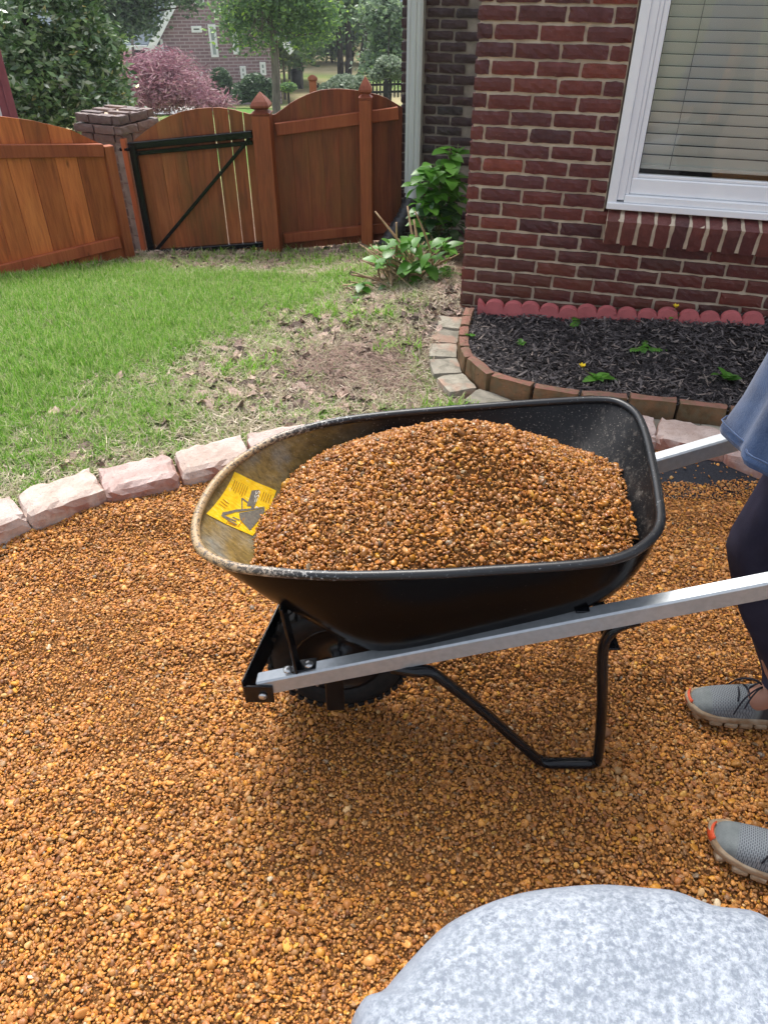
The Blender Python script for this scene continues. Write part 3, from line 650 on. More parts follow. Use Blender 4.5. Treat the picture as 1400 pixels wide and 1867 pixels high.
# brick pier
pier = thing('brick_pier', 'weathered brown brick pier with corbelled cap, between fence and gate', 'pier', (-2.08, 6.50, 0), (0, 0, R(-24)))
link('core', box(-.179, .179, -.179, .179, -.75, .49), M['mortar_dark'], pier)
PBK = [m_.copy() for m_ in BM[:5]]; PHK = [m_.copy() for m_ in HM[:3]]
for mm in PBK + PHK: mm.materials.clear(); mm.materials.append(M['brick_pier'])
def ring(hw, z, odd, parent, dz=1.0):
    for k_ in range(4):
        rz = k_ * math.pi / 2; w_ = 2 * hw; xs_ = [-hw, -hw + w_ * (.30 if odd else .62), hw - .076]
        if w_ > .42: xs_ = [-hw, -hw + .2 * (.5 if odd else 1), -hw + .2 * (.5 if odd else 1) + .2, hw - .076]
        for a2, b2 in zip(xs_[:-1], xs_[1:]):
            if b2 - a2 < .03: continue
            c_ = Vector(((a2 + b2) / 2, -hw + .035, 0)); c_.rotate(Euler((0, 0, rz)))
            link('brick', random.choice(PBK), None, parent, (c_.x, c_.y, z), (0, 0, rz + random.uniform(-.015, .015)), ((b2 - a2 - .009) / .193, 1, dz))
for r_ in range(14): ring(.185, -.46 + r_ * .0677, r_ % 2, pier)
zc_ = -.46 + 14 * .0677
ring(.20, zc_, 1, pier); ring(.232, zc_ + .066, 0, pier); ring(.21, zc_ + .132, 1, pier)
link('cap_core', box(-.16, .16, -.16, .16, .40, zc_ + .15), M['mortar'], pier)
for i in range(5):
    link('brick', random.choice(PBK), None, pier, (-.10 + .2 * (i % 2), -.13 + .066 * i, zc_ + .16), (math.pi / 2, 0, 0), (1, .3, 1))
# ---------------------------------------------------------------- wheelbarrow
n = N('barrow_paint'); v = n.coords(rnd=False)
pos = n.n('ShaderNodeTexCoord').outputs['Object']; sp = n.n('ShaderNodeSeparateXYZ', {0: pos}); X_, Z_ = sp.outputs[0], sp.outputs[2]
st = n.n('ShaderNodeMapping', {'Vector': pos, 'Scale': (18, 120, 60), 'Rotation': (0, 0, .5)}).outputs[0]
scr = n.noise(st, 1.0, 5, .7); cl = n.noise(pos, 7, 5, .6); sp2 = n.noise(pos, 260, 2, .5)
dust = n.math('MULTIPLY', n.rng(X_, .0, -.26), n.rng(scr, .30, .62, .35, 1), True)
col = n.mix(n.math('MULTIPLY', dust, n.rng(cl, .35, .6, .55, 1)), (.006, .006, .007), n.mix(n.rng(cl, .48, .70), (.40, .27, .085), (.27, .27, .24)))
col = n.mix(n.rng(sp2, .66, .70, 0, .55), col, (.42, .38, .32))
st2 = n.n('ShaderNodeMapping', {'Vector': pos, 'Scale': (60, 30, 9)}).outputs[0]; sc2 = n.noise(st2, 1.0, 5, .75)
col = n.mix(n.math('MULTIPLY', n.rng(X_, .44, .60), n.rng(sc2, .54, .68, 0, .32), True), col, (.26, .23, .20))
n.bsdf(col, n.rng(cl, .3, .7, .34, .55), 0, n.bump(scr, .12, .002), .28); M['tray'] = n.m
n = N('barrow_outside_paint'); pos = n.n('ShaderNodeTexCoord').outputs['Object']; n.bsdf(n.mix(n.rng(n.noise(pos, 300, 2), .72, .75, 0, .4), (.0022, .0018, .002), (.25, .2, .17)), .22, 0, None, .10); M['tray_out'] = n.m
n = N('worn_rim_paint'); pos = n.n('ShaderNodeTexCoord').outputs['Object']; f = n.noise(pos, 120, 6, .75); X_ = n.n('ShaderNodeSeparateXYZ', {0: pos}).outputs[0]
w1 = n.mix(n.rng(X_, -.1, -.33), (.40, .43, .45), (.46, .31, .16)); th_ = n.rng(X_, -.38, .0, .46, .64)
col = n.mix(n.math('MULTIPLY', n.math('GREATER_THAN', f, th_), .8), n.mix(n.rng(X_, -.15, -.38), (.012, .013, .015), (.10, .08, .06)), w1); n.bsdf(col, .35, 0, n.bump(f, .3, .001), .5); M['rim'] = n.m
M['galv'] = simple('galvanized_steel', (.47, .50, .52), (.40, .43, .45), 70, .38, .5, .08, .001, 60, metal=.55)
M['bolt'] = simple('zinc_bolt', (.62, .63, .62), (.5, .5, .5), 60, .3, .5, .1, .001, metal=.8)
M['rubber'] = simple('black_rubber', (.007, .007, .007), (.016, .013, .011), 60, .75, .3, .3, .002, 120)
barrow = thing('wheelbarrow', 'black contractor wheelbarrow with grey steel handles, heaped with brown gravel', 'wheelbarrow')
RIMPX = [(455, 1040), (600, 1051), (780, 1048), (900, 1041), (1050, 1031), (1130, 1018), (1180, 990), (1203, 955), (1199, 900), (1190, 850), (1177, 795), (1160, 757), (1130, 736), (1090, 730), (1000, 734), (850, 745), (700, 758), (600, 772), (520, 794), (470, 818), (420, 853), (385, 892), (362, 937), (357, 975), (368, 1005), (402, 1026)]
def rimz(x): return .668 + .055 * (x - .1)
rp = []
for px, py in RIMPX:
    p = onz(px, py, .69)
    for _ in range(4): p = onz(px, py, rimz(p.x))
    rp.append(p)
RIM = spline(rp, 5, True); NR = len(RIM)
bc = Vector((.225, 1.39, 0)); bx_, by_ = .30, .235
def bot(p):
    dx, dy = p.x - bc.x, p.y - bc.y; q = 5.5
    t = (abs(dx / bx_) ** q + abs(dy / by_) ** q) ** (-1 / q); x, y = bc.x + dx * t, bc.y + dy * t
    return Vector((x, y, .368 + .322 * (x + .07)))
KS = [0, .06, .2, .4, .6, .78, .9, .97, 1.0]
def tray_pt(i, k):                         # k 0 rim .. 1 floor edge
    a, b = RIM[i % NR], bot(RIM[i % NR]); kk = 1 - (1 - k) ** 1.12
    p = a.lerp(b, k); zk = k if k < .85 else .85 + (k - .85) * .8
    out = math.sin(math.pi * k) * (.012 + .022 * float(sstep(.25, -.1, a.x))); d = Vector((a.x - b.x, a.y - b.y, 0)); d = d.normalized() if d.length else d
    return Vector((p.x, p.y, a.z + (b.z - a.z) * (zk / .97 if k < 1 else 1))) + d * out
V = []; F = []
for k in KS[:-1]:
    for i in range(NR): V.append(tray_pt(i, k))
for i in range(NR):
    b = bot(RIM[i]); V.append(b)
for fr2 in (.8, .4):
    for i in range(NR):
        b = bot(RIM[i]); c = Vector((bc.x, bc.y, .368 + .322 * (bc.x + .07))); V.append(c.lerp(b, fr2) - Vector((0, 0, .004)))
for j in range(len(KS) + 1):
    for i in range(NR): F.append((j * NR + i, j * NR + (i + 1) % NR, (j + 1) * NR + (i + 1) % NR, (j + 1) * NR + i))
F.append(tuple((len(KS) + 1) * NR + i for i in range(NR)))
# flange: pressed lip just under the rolled rim on the outside
tray = pydata(V, F, True); tb = BVHTree.FromPolygons([tuple(q) for q in V], F)
bm = bmesh.new(); bm.from_mesh(tray); bmesh.ops.recalc_face_normals(bm, faces=bm.faces); bm.to_mesh(tray); bm.free()
link('tray', tray, M['tray'], barrow)
V2 = [Vector(q) for q in V]; cen = Vector((.2, 1.4, .5)); out_ = []
for j in range(len(KS) + 2):
    for i in range(NR):
        q = V2[j * NR + i]; d = Vector((q.x - cen.x, q.y - cen.y, 0)).normalized(); out_.append(q + d * (.004 if j < len(KS) else .001) + Vector((0, 0, -.0035 if j >= len(KS) - 2 else -.001)))
link('tray_shell', pydata(out_, F, True), M['tray_out'], barrow)
link('rim', tube([p + Vector((0, 0, .002)) for p in RIM], .0105, 10, closed=True), M['rim'], barrow)
# sticker on the nose wall, conformed to the tray by dropping its grid onto the sheet metal
def drop(x, y, up=.0016):
    h = tb.ray_cast(Vector((x, y, 2)), Vector((0, 0, -1)))
    if h[0] is None: return Vector((x, y, .6))
    nn = h[1] if h[1].z > 0 else -h[1]; return h[0] + nn * up
def hitpx(px, py):
    h = tb.ray_cast(Vector((0, 0, CAM_H)), ray(px, py).normalized()); return h[0]
c00, c10, c01 = hitpx(427, 860), hitpx(500, 893), hitpx(375, 937)
eu = Vector((c10.x - c00.x, c10.y - c00.y)); ev = Vector((c01.x - c00.x, c01.y - c00.y))
def st_pt(u, v_, up): return drop(c00.x + eu.x * u + ev.x * v_, c00.y + eu.y * u + ev.y * v_, up)
def patch(poly, up, fine=.05):             # 2D outline in sticker units -> conformed thin mesh
    bm = bmesh.new(); vs = [bm.verts.new((x, y, 0)) for x, y in poly]; bm.faces.new(vs)
    for ax in (0, 1):
        lo_, hi_ = min(p[ax] for p in poly), max(p[ax] for p in poly); c = lo_ + fine
        while c < hi_:
            nrm = Vector((1, 0, 0)) if ax == 0 else Vector((0, 1, 0)); bmesh.ops.bisect_plane(bm, geom=bm.verts[:] + bm.edges[:] + bm.faces[:], plane_co=nrm * c, plane_no=nrm); c += fine
    bmesh.ops.triangulate(bm, faces=bm.faces)
    for vv in bm.verts: vv.co = st_pt(vv.co.x, vv.co.y, up)
    return frombm(bm)
n = N('yellow_sticker'); pos = n.n('ShaderNodeTexCoord').outputs['Object']; s3 = n.n('ShaderNodeMapping', {'Vector': pos, 'Scale': (60, 160, 60), 'Rotation': (0, 0, .5)}).outputs[0]
f = n.noise(s3, 1, 5, .7); col = n.mix(n.rng(f, .35, .5), (.85, .42, .01), (.95, .62, .02)); col = n.mix(n.rng(f, .58, .7, 0, .7), col, (1, .85, .45)); n.bsdf(col, .45, 0, None, .4); M['stick'] = n.m
M['ink'] = simple('sticker_grey_ink', (.13, .12, .11), (.22, .20, .15), 160, .6, .3, 0); M['paper'] = simple('sticker_white', (.85, .82, .7), None, 90, .6, .3, 0)
M['ink2'] = simple('sticker_brown_ink', (.45, .20, .02), None, 90, .6, .3, 0)
stk = link('sticker', patch([(0, 0), (1.05, 0), (1.05, 1), (0, 1)], .0014), M['stick'], barrow)
def ink(poly, mat='ink', up=.0024): link('print', patch(poly, up), M[mat], stk)
ink([(.50, .16), (.66, .10), (.72, .40), (.56, .47)][::1], 'ink')
ink([(.50, .66), (.94, .36), (.98, .45), (.92, .92), (.60, .78)], 'ink')
ink([(.22, .80), (.40, .62), (.93, .34), (.93, .36), (.42, .68), (.28, .84), (.56, .84), (.56, .87), (.24, .88)], 'ink')
ink([(.64, .40), (.70, .385), (.74, .46), (.68, .50)], 'ink'); ink([(.74, .40), (.84, .40), (.76, .46)], 'paper')
def stroke(a, b, wd=.012, mat='ink', up=.0024):
    d = Vector((b[0] - a[0], b[1] - a[1])); q = Vector((-d.y, d.x)).normalized() * wd
    ink([(a[0] + q.x, a[1] + q.y), (b[0] + q.x, b[1] + q.y), (b[0] - q.x, b[1] - q.y), (a[0] - q.x, a[1] - q.y)], mat, up)
stroke((.38, .36), (.56, .40)); stroke((.38, .36), (.52, .58)); stroke((.24, .88), (.62, .92)); stroke((.44, .80), (.60, .80))
for a, b in (((.42, .93), (.60, .93)), ((.42, .93), (.42, .98)), ((.66, .70), (.66, .95)), ((.45, .96), (.62, .96))): stroke(a, b, .008, 'ink2')
for i in range(7): stroke((.08 + .05 * i, .12), (.10 + .05 * i, .30 + .02 * (i % 3)), .006, 'ink2')
for i in range(4): stroke((.78 + .06 * i, .10), (.79 + .06 * i, .26), .008, 'ink2')
for i in range(3): stroke((.05, .55 + .06 * i), (.22, .58 + .06 * i), .006, 'ink2')
def glyph(txt, u, v_, ang, size):
    cu = bpy.data.curves.new('t', 'FONT'); cu.body = txt; cu.size = size; ob_ = bpy.data.objects.new('t', cu); COL.objects.link(ob_)
    me = bpy.data.meshes.new_from_object(ob_.evaluated_get(bpy.context.evaluated_depsgraph_get())); bpy.data.objects.remove(ob_); ca, sa = math.cos(ang), math.sin(ang)
    for vv in me.vertices:
        x, y = vv.co.x, -vv.co.y; vv.co = st_pt(u + x * ca - y * sa, v_ + x * sa + y * ca, .0032)
    return me
link('lettering', glyph('SS=', .585, .135, R(76), .15), M['paper'], stk)
# rails, guard, legs, wheel
def rz(x): return .262 + .335 * (x + .296)
galv = []
def railp(x, side):
    t = (x + .31) / 1.36; return Vector((x, (1.172 - .06 * t) if side < 0 else (1.565 + .065 * t), rz(x)))
for sd_ in (-1, 1):
    link('handle_rail', beam(railp(-.292, sd_), railp(1.02, sd_), .036, .047, .004), M['galv'], barrow)
    p0, p1 = railp(1.02, sd_), railp(1.16, sd_); link('grip', tube([p0, p0.lerp(p1, .1), p0.lerp(p1, .9), p1], [.020, .023, .023, .018], 12), M['rubber'], barrow)
# wheel guard: bent black strap joining the rails ahead of the tyre
a, b = railp(-.318, -1), railp(-.318, 1); g = bmesh.new();  bbox(g, -.007, .06, a.y - .026, a.y - .020, -.028, .028, .001); bbox(g, -.007, .06, b.y + .020, b.y + .026, -.028, .028, .001)
link('wheel_guard', beam((a.x - .009, a.y - .02, a.z), (a.x + .10, b.y + .02, a.z + .03), .006, .085, .002), M['steel_black'], barrow)
link('guard_tab', frombm(g), M['steel_black'], barrow, (a.x, 0, a.z))
link('bolt', lathe([(.0005, -.001), (.010, 0), (.010, .004), (.004, .006), (.0005, .006)], 8), M['bolt'], barrow, (a.x + .035, a.y - .027, a.z - .002), (math.pi / 2, 0, 0))
AX = Vector((-.118, 1.36, .174)); WR = .186
V, F = [], []; NW = 48; pf = [(-.036, .115), (-.044, .140), (-.046, .160), (-.038, .178), (-.020, .185), (0, .1865), (.020, .185), (.038, .178), (.046, .160), (.044, .140), (.036, .115)]
for k in range(NW):
    a = 2 * math.pi * k / NW
    for y, r_ in pf: V.append((math.cos(a) * r_, y, math.sin(a) * r_))
for k in range(NW):
    for j in range(len(pf)): F.append((k * 11 + j, k * 11 + (j + 1) % 11, ((k + 1) % NW) * 11 + (j + 1) % 11, ((k + 1) % NW) * 11 + j))
whl = link('wheel', None, None, barrow, AX, (0, 0, 0), .97); tyre = link('tyre', pydata(V, F, True), M['rubber'], whl)
tr = bmesh.new()
for k in range(40):
    a = 2 * math.pi * k / 40
    for y0_, y1_, off in ((-.042, -.016, 0), (-.008, .008, .5), (.016, .042, 0)):
        t_ = bmesh.new(); bbox(t_, -.0085, .0085, y0_, y1_, .180, .1925, .0015); t_.transform(Matrix.Rotation(a + off * math.pi / 20, 4, 'Y')); m_ = bpy.data.meshes.new('x'); t_.to_mesh(m_); t_.free(); tr.from_mesh(m_); bpy.data.meshes.remove(m_)
link('tread', frombm(tr), M['rubber'], whl, kind='stuff')
hub = lathe([(.001, -.045), (.022, -.045), (.022, -.03), (.09, -.018), (.112, -.036), (.120, -.038), (.120, .038), (.112, .036), (.09, .018), (.022, .03), (.022, .045), (.001, .045)], 28)
link('rim', hub, M['steel_black'], whl, (0, 0, 0), (math.pi / 2, 0, 0))
link('axle', tube([(AX.x, 1.19, AX.z), (AX.x, 1.545, AX.z)], .009, 8), M['bolt'], barrow)
for sd_ in (-1, 1):
    q = railp(AX.x - .0, sd_); link('axle_bracket', box(-.022, .022, -.003, .003, AX.z - q.z - .02, -.01, .002), M['steel_black'], barrow, (q.x, q.y + (.02 if sd_ < 0 else -.02), q.z))
    # tray brace: strap from rail up under the nose
    p = railp(-.20, sd_) + Vector((0, -.006 * sd_, .026)); t_ = tray_pt(min(range(NR), key=lambda i: (RIM[i] - Vector((-.27, 1.17 if sd_ < 0 else 1.58, .67))).length), .34)
    link('tray_brace', beam(p, t_ + Vector((.012, 0, -.012)), .006, .042, .001), M['steel_black'], barrow)
    link('tray_brace', beam(p + Vector((-.012, 0, 0)), p + Vector((.045, 0, .012)), .034, .006, .001), M['steel_black'], barrow)
    for dx in (-.022, .028):
        q = railp(-.20 + dx, sd_) + Vector((0, 0, .0285 + (.004 if dx > 0 else 0))); link('bolt', lathe([(.0005, -.002), (.011, 0), (.011, .005), (.005, .008), (.0005, .008)], 8), M['bolt'], barrow, q)
        q = railp(-.19 + dx, sd_); link('bolt', tube([q, q + Vector((.006, 0, -.042))], .0035, 6), M['bolt'], barrow)
    # leg: one bent flattened tube
    y = 1.125 if sd_ < 0 else 1.615; yi = y + (.01 if sd_ < 0 else -.01)
    q0 = railp(.02, sd_); q1 = railp(.50, sd_)
    pts_ = [(q0.x - .02, q0.y, rz(.0) - .032), (.07, yi, rz(.07) - .034), (.115, yi, rz(.115) - .055), (.16, yi, .30)]
    foot = spline([(.02, q0.y, rz(.02) - .031), (.07, yi, rz(.07) - .033), (.098, yi, .352), (.125, yi, .330), (.24, yi, .202), (.365, y, .056), (.388, y, .032), (.412, y, .021), (.44, y, .020), (.508, y, .020), (.526, y, .027), (.530, y, .050), (.505, y, .25), (.482, yi, .40), (.482, yi, .46), (.50, yi, rz(.50) - .036), (.54, q1.y, rz(.54) - .032)], 4)
    link('leg', tube(foot, .0125, 10, 1.25), M['steel_black'], barrow)
link('cross_brace', beam((.50, 1.13, .425), (.50, 1.61, .425), .03, .006, .001), M['steel_black'], barrow)
link('cross_brace', beam(railp(.02, -1) + Vector((0, 0, -.028)), railp(.02, 1) + Vector((0, 0, -.028)), .05, .006, .001), M['steel_black'], barrow)
for x in (.1, .42): link('tray_bearer', beam(railp(x, -1) + Vector((0, 0, .027)), railp(x, 1) + Vector((0, 0, .027)), .03, .006, .001), M['steel_black'], barrow)

# ---------------------------------------------------------------- gravel load
def heap_z(x, y):
    dx = x - .17; dy = y - 1.43
    r_ = (np.abs(dx / np.where(dx < 0, .46, .54)) ** 2.3 + np.abs(dy / .40) ** 2.3) ** (1 / 2.3)
    return .800 - .172 * (np.sqrt(r_ ** 2 * 3.2 + .12) - .35) + .010 * wav(x, y, 61, 7, 2, 7) + .028 * sstep(1.3, 1.14, y) * sstep(-.2, 0, x)
hx, hy = np.meshgrid(np.arange(-.36, .66, .02), np.arange(1.08, 1.76, .02))
from mathutils.geometry import intersect_point_line
def tray_z(x, y):
    h = tb.ray_cast(Vector((x, y, 1.5)), Vector((0, 0, -1))); return h[0].z if h[0] else 9.
TZ = np.array([[tray_z(a, b) for a in hx[0]] for b in hy[:, 0]])
def tz(x, y):
    i = np.clip((x + .36) / .02, 0, TZ.shape[1] - 1.001); j = np.clip((y - 1.08) / .02, 0, TZ.shape[0] - 1.001); i0 = i.astype(int); j0 = j.astype(int)
    return TZ[j0, i0] * 0 + np.maximum.reduce([TZ[j0, i0], TZ[j0 + 1, i0], TZ[j0, i0 + 1], TZ[j0 + 1, i0 + 1]])
hxs = np.arange(-.35, .65, .012); hys = np.arange(1.09, 1.75, .012); X, Y = np.meshgrid(hxs, hys); Hh = heap_z(X, Y) - .008; T_ = tz(X, Y); ok = T_ < Hh
nx = len(hxs); idx = np.full(ok.size, -1); idx[ok.ravel()] = np.arange(ok.sum()); F = []
Q = np.arange(ok.size).reshape(ok.shape); fc = ok[:-1, :-1] & ok[1:, :-1] & ok[:-1, 1:] & ok[1:, 1:]; a0 = Q[:-1, :-1][fc]
F = np.stack([idx[a0], idx[a0 + 1], idx[a0 + 1 + nx], idx[a0 + nx]], -1); Vh = np.stack([X, Y, Hh], -1).reshape(-1, 3)[ok.ravel()]
hm = npmesh(Vh, F); hm.materials.append(M['peb3']); hm.polygons.foreach_set('use_smooth', [True] * len(hm.polygons))
load = link('gravel_load', hm, None, None, kind='stuff', label='brown gravel heaped in the black wheelbarrow tray', category='gravel')
c_ = .0062; gx, gy = np.meshgrid(np.arange(-.37, .66, c_), np.arange(1.07, 1.76, c_)); gx = gx.ravel() + RNG.uniform(-.5, .5, gx.size) * c_; gy = gy.ravel() + RNG.uniform(-.5, .5, gy.size) * c_
z = heap_z(gx, gy) + RNG.uniform(-.004, .004, gx.size); k = tz(gx, gy) < z - .001; gx, gy, z = gx[k], gy[k], z[k]; m = len(gx)
sz = np.clip(RNG.lognormal(math.log(.0088), .34, m), .005, .022)
scatter('gravel_in_barrow', PEB2, M['peb2'], np.stack([gx, gy, z], -1), np.stack([RNG.normal(0, .6, m), RNG.normal(0, .6, m), RNG.uniform(0, 6.28, m)], -1), sz[:, None] * RNG.uniform(.85, 1.2, (m, 3)), label='loose brown pebbles covering the heap in the barrow', category='gravel')

# ---------------------------------------------------------------- grey boulder in the corner
bp = [(600, 1960), (645, 1867), (700, 1800), (760, 1740), (830, 1680), (920, 1640), (1050, 1615), (1200, 1618), (1300, 1650), (1400, 1675)]
op = [onz(px, py, .33) for px, py in bp] + [Vector((.74, .50, .33)), Vector((.80, .36, .33)), Vector((.76, .2, .33)), Vector((.6, .1, .33)), Vector((.38, .05, .33)), Vector((.15, .07, .33)), Vector((-.03, .16, .33))]
op = [p for p in op if True]; ol = spline(op[1:], 7, True); cen = Vector((.36, .34, 0)); NB = len(ol)
V, F = [], []; pf = [(0.97, -.36), (1.0, -.25), (1.03, -.12), (1.02, -.05), (1.0, 0), (.965, .022), (.91, .040), (.82, .054), (.68, .062), (.5, .066), (.3, .068), (.12, .069)]
for s_, dz in pf:
    for i, p in enumerate(ol):
        q = Vector((cen.x + (p.x - cen.x) * s_, cen.y + (p.y - cen.y) * s_, .33 + dz))
        wv = float(wav(q.x + q.z, q.y, 71, 8, 2, 8)); q += Vector((p.x - cen.x, p.y - cen.y, 0)).normalized() * wv * .006 + Vector((0, 0, .004 * wv * (1 if dz > 0 else 0))); V.append(q)
for j in range(len(pf) - 1):
    for i in range(NB): F.append((j * NB + i, j * NB + (i + 1) % NB, (j + 1) * NB + (i + 1) % NB, (j + 1) * NB + i))
F.append(tuple((len(pf) - 1) * NB + i for i in range(NB)))
n = N('pale_speckled_stone'); v = n.coords(rnd=False); a = n.noise(v, 85, 7, .75); b = n.noise(v, 7, 5, .6); vo = n.n('ShaderNodeTexVoronoi', {'Vector': v, 'Scale': 75, 'Randomness': 1}).outputs['Distance']
nzz = n.n('ShaderNodeSeparateXYZ', {0: n.n('ShaderNodeNewGeometry').outputs['Normal']}).outputs[2]
col = n.mix(n.rng(n.mix(.22, a, b), .42, .58), (.17, .20, .24), (.38, .415, .465)); spk = n.math('MULTIPLY', n.rng(n.noise(v, 95, 3, .6, .4), .53, .60), n.rng(n.noise(v, 14, 5), .36, .56), True)
col = n.mix(n.math('MULTIPLY', spk, .7), col, (.13, .155, .20)); col = n.mix(n.rng(n.noise(v, 150, 3), .6, .68, 0, .6), col, (.19, .22, .27))
col = n.mix(n.rng(nzz, .9, .6, 0, .75), col, (.25, .285, .34)); n.bsdf(col, .6, 0, n.bump(n.mix(.5, a, n.noise(v, 130, 4)), .35, .004), .4); M['boulder'] = n.m
link('boulder', pydata(V, F, True), M['boulder'], None, label='large smooth grey-white speckled boulder at the bottom right corner', category='boulder')
# ---------------------------------------------------------------- lawn: grass, straw, dead leaves, pine needles
def blade_tuft(seed, nb_=7, h=1.0, lean=.45, wd=.05):
    r = random.Random(seed); V = []; F = []
    for _ in range(nb_):
        a = r.uniform(0, 6.28); x0, y0 = r.uniform(-.35, .35), r.uniform(-.35, .35); L = h * r.uniform(.5, 1.1); ln = r.uniform(.1, lean) * 1.4; d = Vector((math.cos(a), math.sin(a), 0)); s = Vector((-d.y, d.x, 0)) * wd * r.uniform(.7, 1.2); b = len(V); o = Vector((x0, y0, 0))
        for t, wt in ((0, .8), (.45, 1.0), (.8, .6)):
            c = o + d * (ln * L * t * t * 1.4) + Vector((0, 0, L * (t - .25 * ln * t * t))); V += [c - s * wt, c + s * wt]
        V.append(o + d * ln * L * 1.5 + Vector((0, 0, L * (1 - .3 * ln))))
        F += [(b, b + 1, b + 3, b + 2), (b + 2, b + 3, b + 5, b + 4), (b + 4, b + 5, b + 6)]
    return pydata(V, F)
M['grass'] = m_leaf('lawn_grass', [(0, (.08, .20, .02)), (.3, (.14, .33, .03)), (.6, (.22, .43, .045)), (.8, (.33, .49, .09)), (.92, (.38, .45, .18)), (1, (.52, .47, .30))], .5, .35, .35)
M['straw'] = simple('dead_straw', (.58, .50, .40), (.40, .33, .25), 30, .85, .2, 0, objv=.6)
M['litter'] = simple('dead_leaf', (.43, .32, .26), (.27, .19, .15), 12, .8, .3, .4, .01, 30, objv=.75)
M['needle'] = simple('pine_needle', (.34, .23, .18), (.20, .13, .105), 12, .8, .3, 0, objv=.4)
M['drygrass'] = m_leaf('bleached_grass', [(0, (.30, .26, .16)), (.5, (.48, .42, .30)), (.8, (.60, .54, .42)), (1, (.28, .30, .12))], .7, .2, .3)
def lawn_d(x, y):
    t = sstep(-.15, -.95, x + .55 * np.clip(3.9 - y, 0, 2) + .35 * wav(x, y, 91, 7, .4, 2.4)) * (.72 + .28 * sstep(-.4, .3, wav(x, y, 33, 8, 1, 5))) * sstep(5.95, 5.2, y + .2 * wav(x, y, 12, 6, .8, 3)) * sstep(2.2, 3.4, y - .25 * x + .35 * wav(x, y, 15, 6, .6, 2.5))
    return t
m = 130000; gx = RNG.uniform(-3.4, 1.0, m); gy = RNG.uniform(1.6, 6.3, m); dd = lawn_d(gx, gy)
thin = .20 * sstep(.9, -.2, gx) * (wav(gx, gy, 17, 8, 1.2, 5) > .1)
edge = (gy > edge_y(gx) + .05) & (np.abs(gx) < .3 + (gy * CP + CAM_H * SP) * .56)
k = edge & (RNG.random(m) < np.clip(dd * .85 + thin + .05, 0, 1)) & ~((gx > .25) & (gy > 3)) & (gx > -2.9 + .65 * (gy - 4.8) * 0)
wall_l = gy < 4.87 + (gx + 3.3) * .888 - .03; k &= wall_l | (gx > -2.03)
gx, gy, dd = gx[k], gy[k], dd[k]; m = len(gx)
hgt = (.030 + .030 * dd) * RNG.uniform(.6, 1.5, m) * (1 + .5 * (RNG.random(m) < .06)); wdt = .028 * RNG.uniform(.7, 1.3, m)
scatter('grass', [blade_tuft(i, 8, 1, .6 if i < 4 else .9, .05) for i in range(8)], M['grass'], np.stack([gx, gy, terr(gx, gy) - .002], -1), np.stack([RNG.normal(0, .15, m), RNG.normal(0, .15, m), RNG.uniform(0, 6.28, m)], -1), np.stack([wdt, wdt, hgt], -1))
def strip(seed, wd=.05, arc=.25):
    r = random.Random(seed); V = []; F = []
    for i in range(6):
        t = i / 5 - .5; x = r.uniform(-.05, .05) + .3 * arc * math.sin(t * 4 + seed); z = arc * (.25 - t * t)
        w_ = wd * (1 - abs(t) * 1.2); V += [(x - w_, t, z), (x + w_, t, z + r.uniform(-.02, .02))]
    for i in range(5): F.append((2 * i, 2 * i + 1, 2 * i + 3, 2 * i + 2))
    return pydata(V, F)
def dleaf(seed):
    r = random.Random(seed); V = [(0, 0, 0)]; k_ = 9; F = []
    for i in range(k_): a = 6.283 * i / k_; q = r.uniform(.3, .5); V.append((math.cos(a) * q * .6, math.sin(a) * q * 1.1, r.uniform(-.10, .16)))
    for i in range(k_): F.append((0, 1 + i, 1 + (i + 1) % k_))
    return pydata(V, F)
def litter_d(x, y): return np.clip(sstep(-1.5, -.3, x + .3 * np.clip(3.9 - y, 0, 2) + .5 * wav(x, y, 92, 6, .5, 2)) * sstep(6.4, 5.8, y) * .9 + sstep(5.2, 5.75, y - .25 * np.abs(x + 1.2)) * .9 + .12, 0, 1)
def lawnpts(m, f, x0=-3.2, x1=1.0, y0=1.7, y1=6.3):
    x = RNG.uniform(x0, x1, m); y = RNG.uniform(y0, y1, m)
    k = (y > edge_y(x) + .05) & (np.abs(x) < .3 + (y * CP + CAM_H * SP) * .56) & (RNG.random(m) < f(x, y)) & ~(in_bed(x + .15, y + .05) & (y < 3.85)) & ~in_bed(x, y)
    k &= ((x - WC.x) * WN.x + (y - WC.y) * WN.y < 2.4) & ~((x > WC.x) & (y > 3.9) & (x > .45 + (y - 3.9) * .28)); k &= (y < 4.87 + (x + 3.3) * .888 - .03) | (x > -2.03)
    return x[k], y[k]
gx, gy = lawnpts(60000, lambda x, y: litter_d(x, y) * .8 + .12 + .35 * sstep(1.1, .5, y - edge_y(x))); m = len(gx)
L = np.clip(RNG.lognormal(math.log(.045), .45, m), .02, .16)
scatter('dry_straw', [strip(i, .05, .25 if i % 2 else .06) for i in range(8)], M['straw'], np.stack([gx, gy, terr(gx, gy) + RNG.uniform(.001, .014, m)], -1), np.stack([RNG.normal(0, .25, m), RNG.normal(0, .3, m), RNG.uniform(0, 6.28, m)], -1), np.stack([L * .0 + .045, L, L * .6], -1))
gx, gy = lawnpts(30000, lambda x, y: litter_d(x, y) ** 2 * (wav(x, y, 55, 6, .8, 3) > -.45) * .9); m = len(gx); L = np.clip(RNG.lognormal(math.log(.045), .45, m), .018, .11)
scatter('leaf_litter', [dleaf(i) for i in range(8)], M['litter'], np.stack([gx, gy, terr(gx, gy) + RNG.uniform(.003, .015, m)], -1), np.stack([RNG.normal(0, .4, m), RNG.normal(0, .4, m), RNG.uniform(0, 6.28, m)], -1), np.stack([L, L, L], -1))
